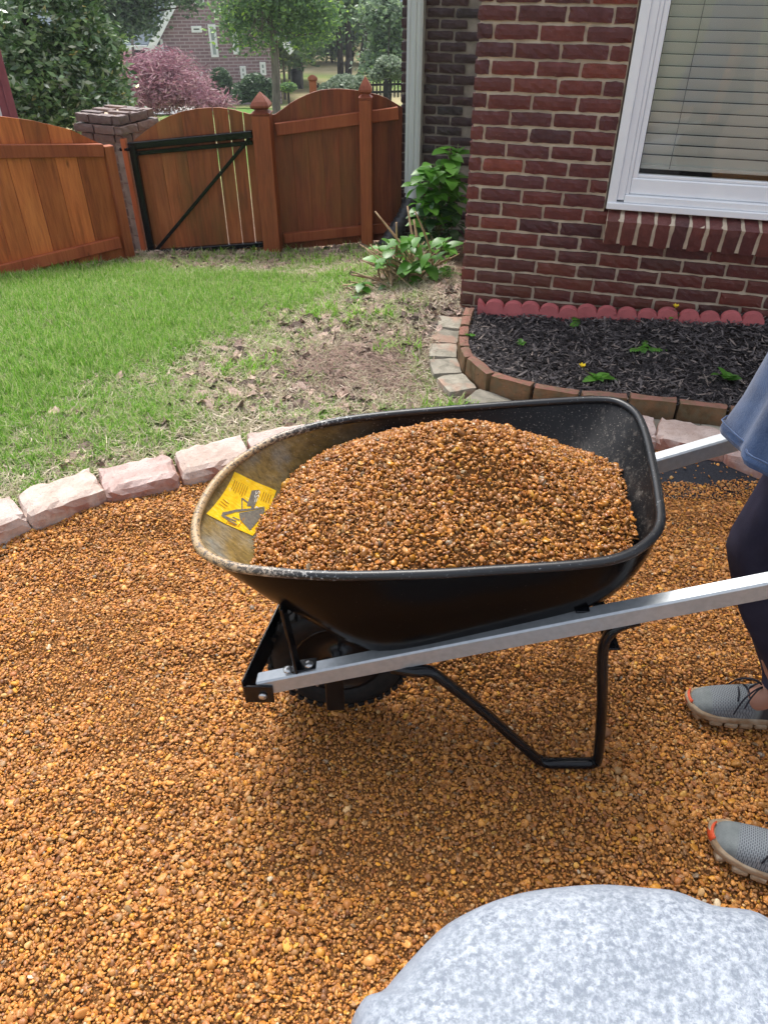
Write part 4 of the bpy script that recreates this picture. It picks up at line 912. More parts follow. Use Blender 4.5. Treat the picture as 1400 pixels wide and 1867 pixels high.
pile = lambda x, y: np.exp(-(((x + .17) / .42) ** 2 + ((y - 3.42 - .25 * (x + .17)) / .30) ** 2)) + .5 * np.exp(-(((x - .08) / .35) ** 2 + ((y - 3.1) / .18) ** 2))
gx, gy = lawnpts(30000, lambda x, y: pile(x, y) * .9, -1, .6, 2.7, 4.2); m = len(gx); L = RNG.uniform(.05, .14, m)
scatter('pine_needles', [strip(20 + i, .012, .2) for i in range(6)], M['needle'], np.stack([gx, gy, terr(gx, gy) + RNG.uniform(0, .03, m) * pile(gx, gy)], -1), np.stack([RNG.normal(0, .2, m), RNG.normal(0, .2, m), RNG.normal(1.2, .9, m)], -1), np.stack([L * 0 + .10, L, L * .4], -1))
gx, gy = lawnpts(26000, lambda x, y: .30 + .7 * sstep(1.3, .3, y - edge_y(x)) + .5 * litter_d(x, y)); m = len(gx); hgt = RNG.uniform(.014, .04, m)
scatter('dry_grass', [blade_tuft(70 + i, 7, 1, 1.3, .045) for i in range(6)], M['drygrass'], np.stack([gx, gy, terr(gx, gy)], -1), np.stack([RNG.normal(0, .3, m), RNG.normal(0, .3, m), RNG.uniform(0, 6.28, m)], -1), np.stack([hgt * 0 + .04, hgt * 0 + .04, hgt], -1))
# long weeds along fence foot and bright tufts
gx, gy = [], []
for (cx_, cy_, r_, c_n) in ((-.45, 5.75, .18, 60), (-.2, 5.2, .12, 50), (-.55, 4.6, .12, 50), (-.35, 4.15, .1, 40), (-.05, 3.95, .1, 30), (-.6, 6.1, .3, 70), (.28, 2.86, .07, 30), (.1, 5.9, .2, 50), (-2.3, 5.6, .2, 40), (-1.3, 5.95, .35, 50), (.12, 3.5, .08, 14), (-.65, 3.35, .1, 30), (-2.7, 5.2, .15, 40)):
    gx += list(RNG.normal(cx_, r_, c_n)); gy += list(RNG.normal(cy_, r_ * .6, c_n))
gx, gy = np.array(gx), np.array(gy); gy = np.maximum(gy, edge_y(gx) + .07); m = len(gx); hgt = RNG.uniform(.05, .10, m)
scatter('weed_tufts', [blade_tuft(50 + i, 6, 1, .9, .06) for i in range(5)], M['grass'], np.stack([gx, gy, terr(gx, gy)], -1), np.stack([RNG.normal(0, .15, m), RNG.normal(0, .15, m), RNG.uniform(0, 6.28, m)], -1), np.stack([hgt * .0 + .045, hgt * 0 + .045, hgt], -1))

# ---------------------------------------------------------------- leafy shrubs by the house
def leafmesh(w_=.5, curl=.25, fold=.18):
    V = []; F = []; k_ = 7
    for i in range(k_):
        t = i / (k_ - 1); h = w_ * math.sin(math.pi * min(1, t * .93 + .05)) ** .8 * (1 - .35 * t); z = -curl * t * t
        V += [(-h, t, z + fold * h), (0, t, z), (h, t, z + fold * h)]
    for i in range(k_ - 1):
        for j in (0, 1): F.append((i * 3 + j, i * 3 + j + 1, i * 3 + 4 + j, i * 3 + 3 + j))
    return pydata(V, F, True)
M['hleaf'] = m_leaf('hydrangea_leaf', [(0, (.07, .20, .02)), (.4, (.10, .27, .035)), (.7, (.14, .34, .05)), (1, (.06, .15, .03))], .35, .5, .35, True)
M['dleaf'] = m_leaf('dark_shrub_leaf', [(0, (.02, .06, .02)), (.6, (.035, .09, .03)), (1, (.06, .14, .05))], .35, .5, .2, True)
LM = [leafmesh(.36 + .04 * i, .2 + .12 * i) for i in range(4)]; LM2 = [m_.copy() for m_ in LM]
for m_ in LM: m_.materials.append(M['hleaf'])
for m_ in LM2: m_.materials.append(M['dleaf'])
def put_leaf(par, p, yaw, pitch, L, ms=LM):
    link('leaf', random.choice(ms), None, par, p, (pitch, random.uniform(-.3, .3), yaw), (L, L, L))
def cane(par, name, base, tip, rad, mat, bend=.03, fork=True):
    base, tip = Vector(base), Vector(tip); mid = (base + tip) / 2 + Vector((random.uniform(-bend, bend), random.uniform(-bend, bend), 0)); link(name, tube(spline([base, mid, tip], 4), [rad * 1.2] * 2 + [rad] * 5 + [rad * .7] * 2, 6), mat, par)
front = thing('leafy_shrub', 'half-bare hydrangea shrub with tan dry canes and fresh leaves in front of the fence', 'shrub')
def gp(px, py, y): return ony(px, py, y)
by_ = 4.6; cx0 = gp(735, 545, by_)
for (px, py) in ((680, 385), (725, 405), (622, 520), (640, 500), (665, 470), (680, 460), (700, 450), (712, 452), (730, 445), (745, 440), (770, 440), (790, 445), (810, 448), (755, 400), (745, 375), (760, 385), (655, 445), (690, 490), (705, 480), (720, 470), (800, 480), (820, 470)):
    y = by_ + random.uniform(-.2, .2); b = Vector((cx0.x + random.uniform(-.12, .22), by_ + random.uniform(-.12, .12), 0)); b.z = float(terr(b.x, b.y)) - .01
    cane(front, 'dry_cane', b, gp(px + random.uniform(-4, 4), py, y), random.uniform(.005, .009), M['dry'])
for i in range(40):
    b = Vector((cx0.x + random.gauss(0, .10), by_ + random.gauss(0, .08), 0)); b.z = float(terr(b.x, b.y)); q = b + Vector((random.gauss(-.05, .12), random.gauss(0, .08), random.uniform(.06, .22))); cane(front, 'dry_cane', b, q, random.uniform(.003, .008), M['dry'], .01)
for (px, py, nl, L, yy) in ((745, 430, 9, .13, 4.5), (700, 470, 8, .12, 4.45), (780, 470, 8, .12, 4.45), (812, 440, 7, .13, 4.6), (750, 480, 7, .11, 4.4), (660, 515, 7, .10, 4.4), (800, 500, 8, .10, 4.5), (725, 450, 6, .11, 4.6), (770, 510, 6, .08, 4.4), (745, 560, 6, .09, 4.2), (655, 540, 5, .07, 4.3), (820, 490, 6, .1, 4.6), (690, 450, 5, .1, 4.7)):
    c = gp(px, py, yy); b = Vector((c.x * .6 + cx0.x * .4, c.y * .5 + by_ * .5, 0)); b.z = float(terr(b.x, b.y)); cane(front, 'stem', b, c, .004, M['stem'])
    for i in range(nl): put_leaf(front, c - Vector((0, 0, random.uniform(0, .05))), 6.28 * i / nl + random.uniform(-.4, .4), random.uniform(-.25, .55), L * random.uniform(.6, 1.05))
rear = thing('leafy_shrub', 'taller bright green leafy shrub between the downspout and the brick corner', 'shrub')
for (px, py, nl, L, yy) in ((820, 268, 6, .17, 5.6), (808, 300, 8, .15, 5.5), (785, 305, 7, .15, 5.5), (835, 262, 4, .16, 5.7), (800, 335, 8, .14, 5.4), (775, 335, 7, .13, 5.5), (825, 320, 7, .14, 5.6), (765, 360, 6, .12, 5.4), (790, 360, 7, .14, 5.4), (815, 350, 7, .13, 5.5), (835, 345, 5, .12, 5.7), (772, 385, 6, .11, 5.4)):
    c = gp(px, py, yy); b = Vector((.42 + random.uniform(-.1, .1), 5.6 + random.uniform(-.15, .1), -.16)); cane(rear, 'stem', b, c, .005, M['stem'])
    for i in range(nl): put_leaf(rear, c - Vector((0, 0, random.uniform(0, .08))), 6.28 * i / nl + random.uniform(-.4, .4), random.uniform(-.2, .7), L * random.uniform(.65, 1.05))
for i in range(110):
    c = gp(random.uniform(762, 838), random.uniform(365, 432), random.uniform(5.3, 5.7)); put_leaf(rear, c, random.uniform(0, 6.28), random.uniform(-.6, .6), random.uniform(.05, .10), LM2)
for i in range(70):
    c = gp(random.uniform(690, 825), random.uniform(430, 545), random.uniform(4.35, 4.75)); put_leaf(front, c, random.uniform(0, 6.28), random.uniform(-.4, .6), random.uniform(.05, .10))
for i in range(60):
    c = gp(random.uniform(758, 838), random.uniform(300, 400), random.uniform(5.3, 5.7)); put_leaf(rear, c, random.uniform(0, 6.28), random.uniform(-.4, .7), random.uniform(.08, .14))
# seedlings in the mulch
def seedling(px, py, nl, L, label, flower=None, fern=False, dark=False):
    p = onz(px, py, .13); p.z = float(bed_z(p.x, p.y)); t = thing('seedling', label, 'plant', p)
    if fern:
        for q_ in range(nl):
            yaw = random.uniform(-.6, .9) + q_ * 2.2; d = Vector((-math.sin(yaw), math.cos(yaw), 0)); link('stem', tube([(0, 0, 0), tuple(d * L * .6 + Vector((0, 0, L * .25))), tuple(d * L * 1.3 + Vector((0, 0, L * .2)))], .0016, 5), M['stem'], t)
            for i in range(7):
                for sd_ in (-1, 1): put_leaf(t, d * (L * (.15 + .17 * i)) + Vector((0, 0, L * .2)), yaw + sd_ * 1.1, .1, L * .42 * (1 - .08 * i), LM)
    else:
        for i in range(nl): put_leaf(t, Vector((0, 0, .01)), 6.28 * i / nl + random.uniform(-.3, .3), random.uniform(.15, 1.0), L * random.uniform(.6, 1.15))
    if flower:
        link('stem', tube([(0, 0, 0), flower], .0018, 5), M['stem'], t)
        for i in range(6): a = i * 1.047; link('petal', FL, None, t, flower, (.5, 0, a), .022)
M['petal'] = simple('yellow_petal', (.85, .62, .02), None, 20, .5, .3, 0); FL = leafmesh(.4, -.3); FL.materials.append(M['petal'])
seedling(1090, 690, 7, .068, 'small green plant with a yellow flower near the front of the mulch', (-.07, .03, .05))
seedling(1325, 690, 7, .08, 'broad-leaved green seedling in the mulch left of the blue shirt')
seedling(1178, 640, 3, .07, 'fern-like green seedling in the middle of the mulch', fern=True)
seedling(1052, 590, 2, .06, 'feathery pale green seedling near the wall edging', fern=True)
seedling(950, 626, 7, .035, 'tiny bright green sprout at the left of the mulch')
seedling(1222, 600, 3, .03, 'tiny yellow dandelion with thin stem in the mulch', (0.0, 0, .06))
seedling(855, 614, 5, .035, 'tiny sprout at the left brick edge of the mulch')

# ---------------------------------------------------------------- person holding the handles
n = N('washed_blue_cloth'); v = n.coords(rnd=False); f = n.noise(v, 9, 5, .6); g_ = n.noise(v, 260, 3, .6); col = n.mix(n.rng(f, .38, .64), (.012, .030, .085), (.045, .085, .185)); col = n.mix(n.rng(g_, .35, .7, 0, .4), col, (.085, .12, .20)); n.bsdf(col, .95, 0, n.bump(n.mix(.35, g_, f), .25, .006), .15, **{'Sheen Weight': .3}); M['shirt'] = n.m
M['pants'] = simple('navy_trouser_cloth', (.024, .022, .040), (.038, .035, .060), 12, .9, .2, .25, .004, 400)
M['skin'] = simple('skin', (.45, .24, .17), (.40, .20, .14), 12, .55, .4, .1, .001)
person = thing('person', 'person in blue shirt and dark trousers standing between the barrow handles', 'person')
# body: joints in world space, facing -x
J = dict(pel=(1.04, 1.33, .94), bel=(1.03, 1.33, 1.08), che=(1.03, 1.33, 1.30), nek=(1.02, 1.33, 1.47), hb=(1.0, 1.33, 1.57), hd=(.985, 1.33, 1.67), tp=(.99, 1.33, 1.75),
         lh=(1.05, 1.24, .90), lk=(.965, 1.10, .50), la=(.985, .925, .12), lf=(.88, .955, .05), rh=(1.05, 1.42, .90), rk=(.905, 1.40, .50), ra=(1.03, 1.275, .12), rf=(.95, 1.285, .05),
         ls=(1.03, 1.14, 1.42), le=(1.13, 1.11, 1.12), lw=(1.09, 1.10, .85), lp=(1.085, 1.108, .79), rs=(1.03, 1.52, 1.42), re=(1.13, 1.58, 1.12), rw=(1.09, 1.62, .85), rp=(1.085, 1.622, .79))
rad = dict(pel=.145, bel=.135, che=.155, nek=.048, hb=.055, hd=.088, tp=.05, lh=.085, lk=.058, la=.04, lf=.032, rh=.085, rk=.058, ra=.04, rf=.032, ls=.058, le=.043, lw=.03, lp=.032, rs=.058, re=.043, rw=.03, rp=.032)
E_ = [('pel', 'bel'), ('bel', 'che'), ('che', 'nek'), ('nek', 'hb'), ('hb', 'hd'), ('hd', 'tp'), ('pel', 'lh'), ('lh', 'lk'), ('lk', 'la'), ('la', 'lf'), ('pel', 'rh'), ('rh', 'rk'), ('rk', 'ra'), ('ra', 'rf'), ('che', 'ls'), ('ls', 'le'), ('le', 'lw'), ('lw', 'lp'), ('che', 'rs'), ('rs', 're'), ('re', 'rw'), ('rw', 'rp')]
for s_ in 'lr':                             # fingers curled round the grips
    yb = J[s_ + 'p'][1]; sg = 1 if s_ == 'r' else -1
    for fi in range(4):
        bx2 = 1.055 + .019 * fi; zt_ = .262 + .335 * (bx2 + .296); pts_ = [(bx2, yb + sg * .014, zt_ + .036), (bx2, yb + sg * .036, zt_ + .004), (bx2, yb + sg * .012, zt_ - .032), (bx2, yb - sg * .014, zt_ - .026)]; pv = s_ + 'p'
        for q_, p in enumerate(pts_): k_ = '%s%d%d' % (s_, fi, q_); J[k_] = p; rad[k_] = .0095 - .0008 * q_; E_.append((pv, k_)); pv = k_
    pts_ = [(1.05, yb - sg * .03, .76), (1.03, yb - sg * .034, .735)]; pv = s_ + 'p'
    for q_, p in enumerate(pts_): k_ = '%st%d' % (s_, q_); J[k_] = p; rad[k_] = .011 - .001 * q_; E_.append((pv, k_)); pv = k_
ks = list(J); me = bpy.data.meshes.new('body'); me.from_pydata([J[k] for k in ks], [(ks.index(a), ks.index(b)) for a, b in E_], []); me.materials.append(M['skin'])
bo = link('body', me, None, person); md = bo.modifiers.new('skin', 'SKIN'); md.use_smooth_shade = True
for i, k in enumerate(ks): sv = me.skin_vertices[0].data[i]; sv.radius = (rad[k], rad[k]); sv.use_root = (i == 0)
sb_ = bo.modifiers.new('sub', 'SUBSURF'); sb_.levels = 1; sb_.render_levels = 2
M['hair'] = simple('brown_hair', (.05, .03, .02), None, 60, .6, .3, .5, .01, 80)
hr = bmesh.new(); bmesh.ops.create_uvsphere(hr, u_segments=20, v_segments=12, radius=.112)
for vv in hr.verts: vv.co = Vector((vv.co.x * 1.02 + .012, vv.co.y * .93, vv.co.z * 1.05 if vv.co.z > -.02 or vv.co.x > .03 else vv.co.z * .15))
link('hair', frombm(hr, True), M['hair'], person, (.992, 1.33, 1.70))
for sy in (-1, 1): link('eye', lathe([(.001, -.008), (.007, -.005), (.009, 0), (.007, .005), (.001, .008)], 8), M['white'], person, (.905, 1.33 + sy * .033, 1.685)); link('ear', lathe([(.001, -.02), (.012, -.014), (.014, 0), (.012, .016), (.001, .02)], 8), M['skin'], person, (1.0, 1.33 + sy * .098, 1.675))
link('nose', lathe([(.016, -.012), (.014, 0), (.006, .03), (.001, .034)], 8), M['skin'], person, (.893, 1.33, 1.655))
def loft(rings, n_=40, smooth=True, cap=False, wob=None):
    V = []; F = []
    for j, (cx_, cy_, cz_, rx, ry) in enumerate(rings):
        for i in range(n_):
            a = 2 * math.pi * i / n_; w_ = wob(j / (len(rings) - 1), a) if wob else (0, 0); V.append((cx_ + math.cos(a) * (rx + w_[0]), cy_ + math.sin(a) * (ry + w_[0]), cz_ + w_[1]))
    for j in range(len(rings) - 1):
        for i in range(n_): F.append((j * n_ + i, j * n_ + (i + 1) % n_, (j + 1) * n_ + (i + 1) % n_, (j + 1) * n_ + i))
    if cap: F.append(tuple(range(n_))); F.append(tuple((len(rings) - 1) * n_ + i for i in range(n_)))
    return pydata(V, F, smooth)
def lerp_rings(keys, k_):
    out = []
    zs_ = [i for i in range(len(keys))]
    for t in np.linspace(0, len(keys) - 1, k_): out.append(tuple(float(np.interp(t, zs_, [q[c] for q in keys])) for c in range(5)))
    return out
fold = lambda t, a: ((.012 * math.sin(5 * a + 1.0) + .008 * math.sin(9 * a + 2.1 + 3 * t) + .003 * math.sin(17 * a + 8 * t)) * (1 - t) ** .5, .0)
SH = lerp_rings([(1.0, 1.37, .785, .252, .185), (1.0, 1.37, .795, .256, .189), (1.002, 1.37, .81, .252, .185), (1.003, 1.36, .87, .240, .185), (1.0, 1.345, 1.0, .215, .195), (1.03, 1.33, 1.14, .17, .19), (1.03, 1.33, 1.3, .155, .20), (1.03, 1.33, 1.41, .14, .205), (1.03, 1.33, 1.455, .11, .17), (1.02, 1.33, 1.49, .062, .085)], 40)
link('shirt', loft(SH, 72, wob=fold), M['shirt'], person)
hemr = [(Vector((1.001 + math.cos(a) * (.2545 + fold(0, a)[0]), 1.37 + math.sin(a) * (.1875 + fold(0, a)[0]), .812))) for a in np.linspace(0, 6.283, 73)[:-1]]
link('hem_seam', tube(hemr, .0022, 5, closed=True), M['shirt'], person)
for sg, s_ in ((-1, 'l'), (1, 'r')):
    a, b = Vector(J[s_ + 's']), Vector(J[s_ + 'e']); link('sleeve', tube([a + Vector((0, -sg * .04, .035)), a + Vector((0, 0, .0)), a.lerp(b, .5), a.lerp(b, .8)], [.055, .072, .068, .068], 18), M['shirt'], person)
def wr(t, a): return (.006 * math.sin(3 * a + 9 * t) + .004 * math.sin(5 * a - 14 * t), 0)
def leg(h, k, a_, nm):
    h, k, a_ = Vector(J[h]), Vector(J[k]), Vector(J[a_]); keys = [(h.x, h.y, h.z + .04, .105, .105), (h.x * .6 + k.x * .4, h.y * .6 + k.y * .4, .74, .098, .096), (k.x, k.y, .5, .078, .08), ((k.x + a_.x) / 2, (k.y + a_.y) / 2, .33, .078, .08), (a_.x + .01, a_.y + .012, .165, .066, .07), (a_.x + .012, a_.y + .012, .135, .066, .07)]
    link(nm, loft(lerp_rings(keys, 30), 28, wob=wr), M['pants'], person)
leg('lh', 'lk', 'la', 'trouser_leg'); leg('rh', 'rk', 'ra', 'trouser_leg')
link('trouser_seat', loft([(1.04, 1.33, .82, .10, .12), (1.04, 1.33, .86, .135, .175), (1.04, 1.33, .95, .14, .17), (1.04, 1.33, 1.06, .13, .16)], 30, cap=True), M['pants'], person)
# shoes
n = N('grey_knit'); v = n.n('ShaderNodeTexCoord').outputs['Object']; mp_ = n.n('ShaderNodeMapping', {'Vector': v, 'Scale': (150, 62, 62)}).outputs[0]; sx_ = n.n('ShaderNodeSeparateXYZ', {0: v}); 
wv = n.n('ShaderNodeTexBrick', {'Vector': n.n('ShaderNodeMapping', {'Vector': v, 'Scale': (150, 150, 150), 'Rotation': (0, 0, 1.5708)}).outputs[0], 'Mortar Size': .16, 'Scale': 1.0, 'Brick Width': 1.1, 'Row Height': .6, 'Color1': (0, 0, 0, 1), 'Color2': (0, 0, 0, 1), 'Mortar': (1, 1, 1, 1)})
zone = n.math('MULTIPLY', n.rng(sx_.outputs[0], .052, .060), n.rng(sx_.outputs[0], .165, .15), True)
nz_ = n.rng(n.noise(v, 40, 5), .35, .65)
col = n.mix(nz_, (.22, .24, .235), (.16, .18, .18)); knit = n.mix(n.n('ShaderNodeSeparateXYZ', {0: wv.outputs[0]}).outputs[0], (.085, .095, .105), (.23, .25, .265)); col = n.mix(zone, col, knit)
col = n.mix(n.rng(sx_.outputs[0], .17, .182), col, (.055, .05, .052)); n.bsdf(col, .8, 0, n.bump(wv.outputs[0], .4, .002), .25); M['knit'] = n.m
M['sole'] = simple('worn_cream_sole', (.42, .33, .23), (.27, .17, .09), 30, .7, .3, .2, .002, 60); M['orange'] = simple('orange_toe', (.75, .10, .03), None, 20, .5, .4, 0); M['lace'] = simple('black_lace', (.014, .015, .022), (.03, .03, .04), 200, .8, .3, 0); M['mark'] = simple('grey_print', (.42, .40, .38), None, 20, .6, .3, 0)
def shoe(loc, rz_, mirror, label):
    t = link('shoe', None, None, person, loc, (0, 0, rz_), label=label)
    sg = -1 if mirror else 1
    xs_ = [0, .012, .035, .07, .11, .15, .19, .23, .27, .292, .30]; hw_ = [.012, .030, .042, .048, .049, .045, .039, .036, .037, .030, .012]; tp_ = [.034, .048, .060, .070, .082, .100, .112, .116, .122, .118, .09]
    V = []; F = []; k_ = 17
    for x, h, z in zip(xs_, hw_, tp_):
        off = .006 * math.sin(x / .3 * math.pi) * sg
        for i in range(k_):
            a = math.pi * i / (k_ - 1); yy = math.cos(a); zz = math.sin(a); pw = .72
            V.append((x, off + math.copysign(abs(yy) ** pw, yy) * h, .026 + (z - .026) * abs(zz) ** .85))
    for j in range(len(xs_) - 1):
        for i in range(k_ - 1): F.append((j * k_ + i, j * k_ + i + 1, (j + 1) * k_ + i + 1, (j + 1) * k_ + i))
    F.append(tuple(range(k_))); F.append(tuple((len(xs_) - 1) * k_ + i for i in range(k_))[::-1])
    me = pydata(V, F, True); o = link('upper', me, M['knit'], t); sb2 = o.modifiers.new('s', 'SUBSURF'); sb2.levels = 1; sb2.render_levels = 2
    def foot_outline(ex, m_=40):
        up_ = [(x, h + ex, .006 * math.sin(x / .3 * math.pi) * sg) for x, h in zip(xs_, hw_)]; pts = [(x - (ex if i == 0 else 0), o_ + h) for i, (x, h, o_) in enumerate(up_)] + [(x, o_ - h) for x, h, o_ in up_[::-1]]; return spline([(p[0], p[1], 0) for p in pts], 3, True)
    ol = foot_outline(.004); V = []; nn_ = len(ol)
    for z, s_ in ((.014, .97), (.018, 1.0), (.028, 1.0), (.034, .985)):
        for p in ol: V.append((.15 + (p.x - .15) * s_, p.y * s_, z + .012 * max(0, (.06 - p.x) / .06) ** 2))
    F = [(j * nn_ + i, j * nn_ + (i + 1) % nn_, (j + 1) * nn_ + (i + 1) % nn_, (j + 1) * nn_ + i) for j in range(3) for i in range(nn_)] + [tuple(range(nn_))[::-1], tuple(3 * nn_ + i for i in range(nn_))]
    link('midsole', pydata(V, F, True), M['sole'], t)
    for i in range(7):
        x = .02 + .038 * i
        for s2 in (-1, 1):
            hh = float(np.interp(x + .016, xs_, hw_)); g2 = bmesh.new(); bbox(g2, 0, .033, -.012, .012, 0, .017, .005, 2); link('sole_pod', frombm(g2, True), M['sole'], t, (x, s2 * (hh - .006) + .005 * sg, -.001 + .008 * max(0, (.05 - x) / .05)), (0, 0, -s2 * .6 * max(0, (.06 - x) / .06)))
    # orange heel-to-toe bumper on the toe, tongue, laces, printed mark
    g2 = [(-.0045, y, z) for y, z in ((-.012, .036), (.012, .036), (.010, .054), (-.010, .054))]
    V = [];
    for z in (.036, .044, .052):
        for a in np.linspace(-.75, .75, 9): q = (.010 - (z - .036) * .35) ; V.append((.028 - (.0335 - (z - .034) * .55) * math.cos(a), .004 * sg + .034 * math.sin(a) * (1 - (z - .036) * 6), z))
    F = [(j * 9 + i, j * 9 + i + 1, (j + 1) * 9 + i + 1, (j + 1) * 9 + i) for j in range(2) for i in range(8)]
    ob2 = link('toe_bumper', pydata(V, F, True), M['orange'], t); sd2 = ob2.modifiers.new('t', 'SOLIDIFY'); sd2.thickness = .003; sd2.offset = 0
    tg = loft([(.150, .003 * sg, .094, .010, .018), (.175, .003 * sg, .112, .012, .024), (.21, .003 * sg, .128, .016, .028), (.222, .003 * sg, .142, .012, .024)], 16, cap=True); link('tongue', tg, M['lace'], t)
    for i in range(5):
        x = .120 + .020 * i; z = float(np.interp(x, xs_, tp_)); ar_ = [(x + .004 * (-1) ** i * (q / 4), .004 * sg + q / 4 * .027, z + .003 - .011 * (q / 4) ** 2) for q in range(-4, 5)]; link('lace', tube(ar_, .0024, 6), M['lace'], t)
    for s2, ln, dr in ((-1, .05, .028), (1, .045, .03), (-1, .075, .055), (1, .07, .05)):
        q = [(.175, .004 * sg, .119), (.165 - ln * .25, s2 * .018, .124), (.165 - ln * .6, s2 * .036, .116 - dr * .3), (.165 - ln * .8, s2 * .050, .112 - dr)]; link('lace', tube(spline(q, 4), .0022, 6), M['lace'], t)
    cu = bpy.data.curves.new('t', 'FONT'); cu.body = 'QC'; cu.size = .026; cu.extrude = .0006; ob_ = bpy.data.objects.new('t', cu); COL.objects.link(ob_)
    me = bpy.data.meshes.new_from_object(ob_.evaluated_get(bpy.context.evaluated_depsgraph_get())); bpy.data.objects.remove(ob_)
    link('printed_mark', me, M['mark'], t, (.205, -.0415, .052), (R(72), R(90), 0))
    return t
def foot(ax, ay, rz_, mirror, label):
    t = shoe((ax, ay, float(grav_z(ax, ay)) + .004), rz_, mirror, label); return t
foot(.815, 1.315, R(-10), False, 'far grey knit running shoe with black laces and small orange toe patch'); foot(.735, .925, R(-24), True, 'nearer grey running shoe with a red-orange toe patch, beside the boulder')
M['sock'] = M['lace']
for s_ in 'lr':
    a_ = Vector(J[s_ + 'a']); link('sock', tube([a_ + Vector((.012, .01, -.045)), a_ + Vector((.008, .008, .0)), a_ + Vector((.005, .006, .02))], [.040, .040, .043], 16), M['sock'], person)
# ---------------------------------------------------------------- beyond the fence
def cloud(blobs, n_, size, elong=1.8, shell=.55, hang=0.0, seed=0, flat=.0, clump=0, csz=.2):
    r = np.random.default_rng(seed + 100); w_ = np.array([b[3] * b[4] * b[5] for b in blobs]) ** .7; w_ /= w_.sum(); bi = r.choice(len(blobs), n_, p=w_); B = np.array(blobs)[bi]
    if clump:
        nc = max(1, n_ // clump); cb = r.choice(len(blobs), nc, p=w_); d = r.normal(size=(nc, 3)); d /= np.linalg.norm(d, axis=1)[:, None]; rr = shell + (1 - shell) * r.random(nc) ** .6; CB = np.array(blobs)[cb]
        C0 = CB[:, :3] + d * rr[:, None] * CB[:, 3:6]; ci = r.integers(0, nc, n_); C = C0[ci] + r.normal(size=(n_, 3)) * csz * np.array([1, 1, .6])
    else:
        d = r.normal(size=(n_, 3)); d /= np.linalg.norm(d, axis=1)[:, None]; rr = shell + (1 - shell) * r.random(n_) ** .6; C = B[:, :3] + d * rr[:, None] * B[:, 3:6]
    a = r.normal(size=(n_, 3)); a[:, 2] = a[:, 2] * .6 - hang; a /= np.linalg.norm(a, axis=1)[:, None]
    u = r.normal(size=(n_, 3)) + np.array([0, 0, flat]); s = np.cross(a, u); s /= np.linalg.norm(s, axis=1)[:, None] + 1e-9
    L = size * r.uniform(.6, 1.3, n_); a = a * L[:, None] * .5 * elong ** .5; s = s * L[:, None] * .5 / elong ** .5
    V = np.stack([C - a, C - s * .9 + a * .1, C + a, C + s * .9 + a * .1], 1).reshape(-1, 3); F = np.arange(n_ * 4).reshape(-1, 4); return npmesh(V, F)
M['lf_shrub'] = m_leaf('glossy_evergreen_leaf', [(0, (.05, .10, .045)), (.3, (.08, .16, .055)), (.55, (.12, .22, .075)), (.75, (.18, .30, .09)), (.88, (.30, .37, .26)), (.985, (.36, .42, .32)), (1, (.70, .50, .03))], .28, .8, .15)  # pale grey-green stops put whitish gloss highlights into the leaf colour
M['lf_maple'] = m_leaf('purple_maple_leaf', [(0, (.16, .075, .095)), (.4, (.27, .125, .16)), (.7, (.38, .20, .25)), (.85, (.46, .30, .33)), (1, (.26, .19, .16))], .6, .4, .3)
M['lf_mid'] = m_leaf('green_leaf', [(0, (.07, .13, .06)), (.4, (.11, .20, .08)), (.75, (.17, .28, .12)), (.93, (.28, .44, .10)), (1, (.34, .52, .08))], .45, .5, .35)
M['lf_dark'] = m_leaf('dark_green_leaf', [(0, (.05, .085, .05)), (.5, (.09, .14, .08)), (1, (.15, .22, .12))], .5, .5, .2)  # darker green leaf colour
M['lf_pale'] = m_leaf('pale_leaf', [(0, (.15, .20, .13)), (.5, (.22, .28, .19)), (1, (.30, .36, .26))], .5, .5, .3)
M['lf_woods'] = m_leaf('woods_leaf', [(0, (.08, .12, .075)), (.4, (.13, .19, .12)), (.8, (.21, .29, .18)), (1, (.28, .40, .15))], .5, .5, .3)
def at(px, py, y): return ony(px, py, y)
def gz(x, y): return float(terr(np.array(float(x)), np.array(float(y))))
def tree(name, label, cat, x, y, h, tr, blobs, n_, leaf, mat, bark, seed, group=None, lean=0, fork=3, **kw):
    z = gz(x, y); t = thing(name, label, cat, (x, y, z), group=group); r = random.Random(seed)
    V, F = [], []; top = Vector((lean, 0, h)); tube_into(V, F, spline([(0, 0, -.3), (lean * .2 + tr, 0, h * .35), (lean * .7 - tr, 0, h * .7), top], 4), [tr * 1.3 - .9 * tr * i / 12 for i in range(13)], 9)
    link('trunk', pydata(V, F, True), bark, t)
    V, F = [], []
    for i in range(fork):
        k_ = r.uniform(.4, .85); b = Vector((lean * k_, 0, h * k_)); bl = r.choice(blobs); e = Vector((bl[0] - x, bl[1] - y, bl[2] - z)); e = b + (e - b) * .9
        tube_into(V, F, spline([b, (b + e) / 2 + Vector((0, 0, -.1 * h * .3)), e], 3), [tr * .45 * (1 - .13 * j) for j in range(7)], 6)
    if V: link('branches', pydata(V, F, True), bark, t)
    bl2 = [(b[0] - x, b[1] - y, b[2] - z) + tuple(b[3:]) for b in blobs]; link('crown', cloud(bl2, n_, leaf, seed=seed, **kw), mat, t); return t
def blob(px, py, y, rpx, rpy, rd=None):     # ellipsoid standing where the survey sees it
    c = at(px, py, y); Z = y * CP + (CAM_H - c.z) * SP; rx = rpx * Z / FPX; rz_ = rpy * Z / FPX / .98; return (c.x, y, c.z, rx, rd or rx, rz_)
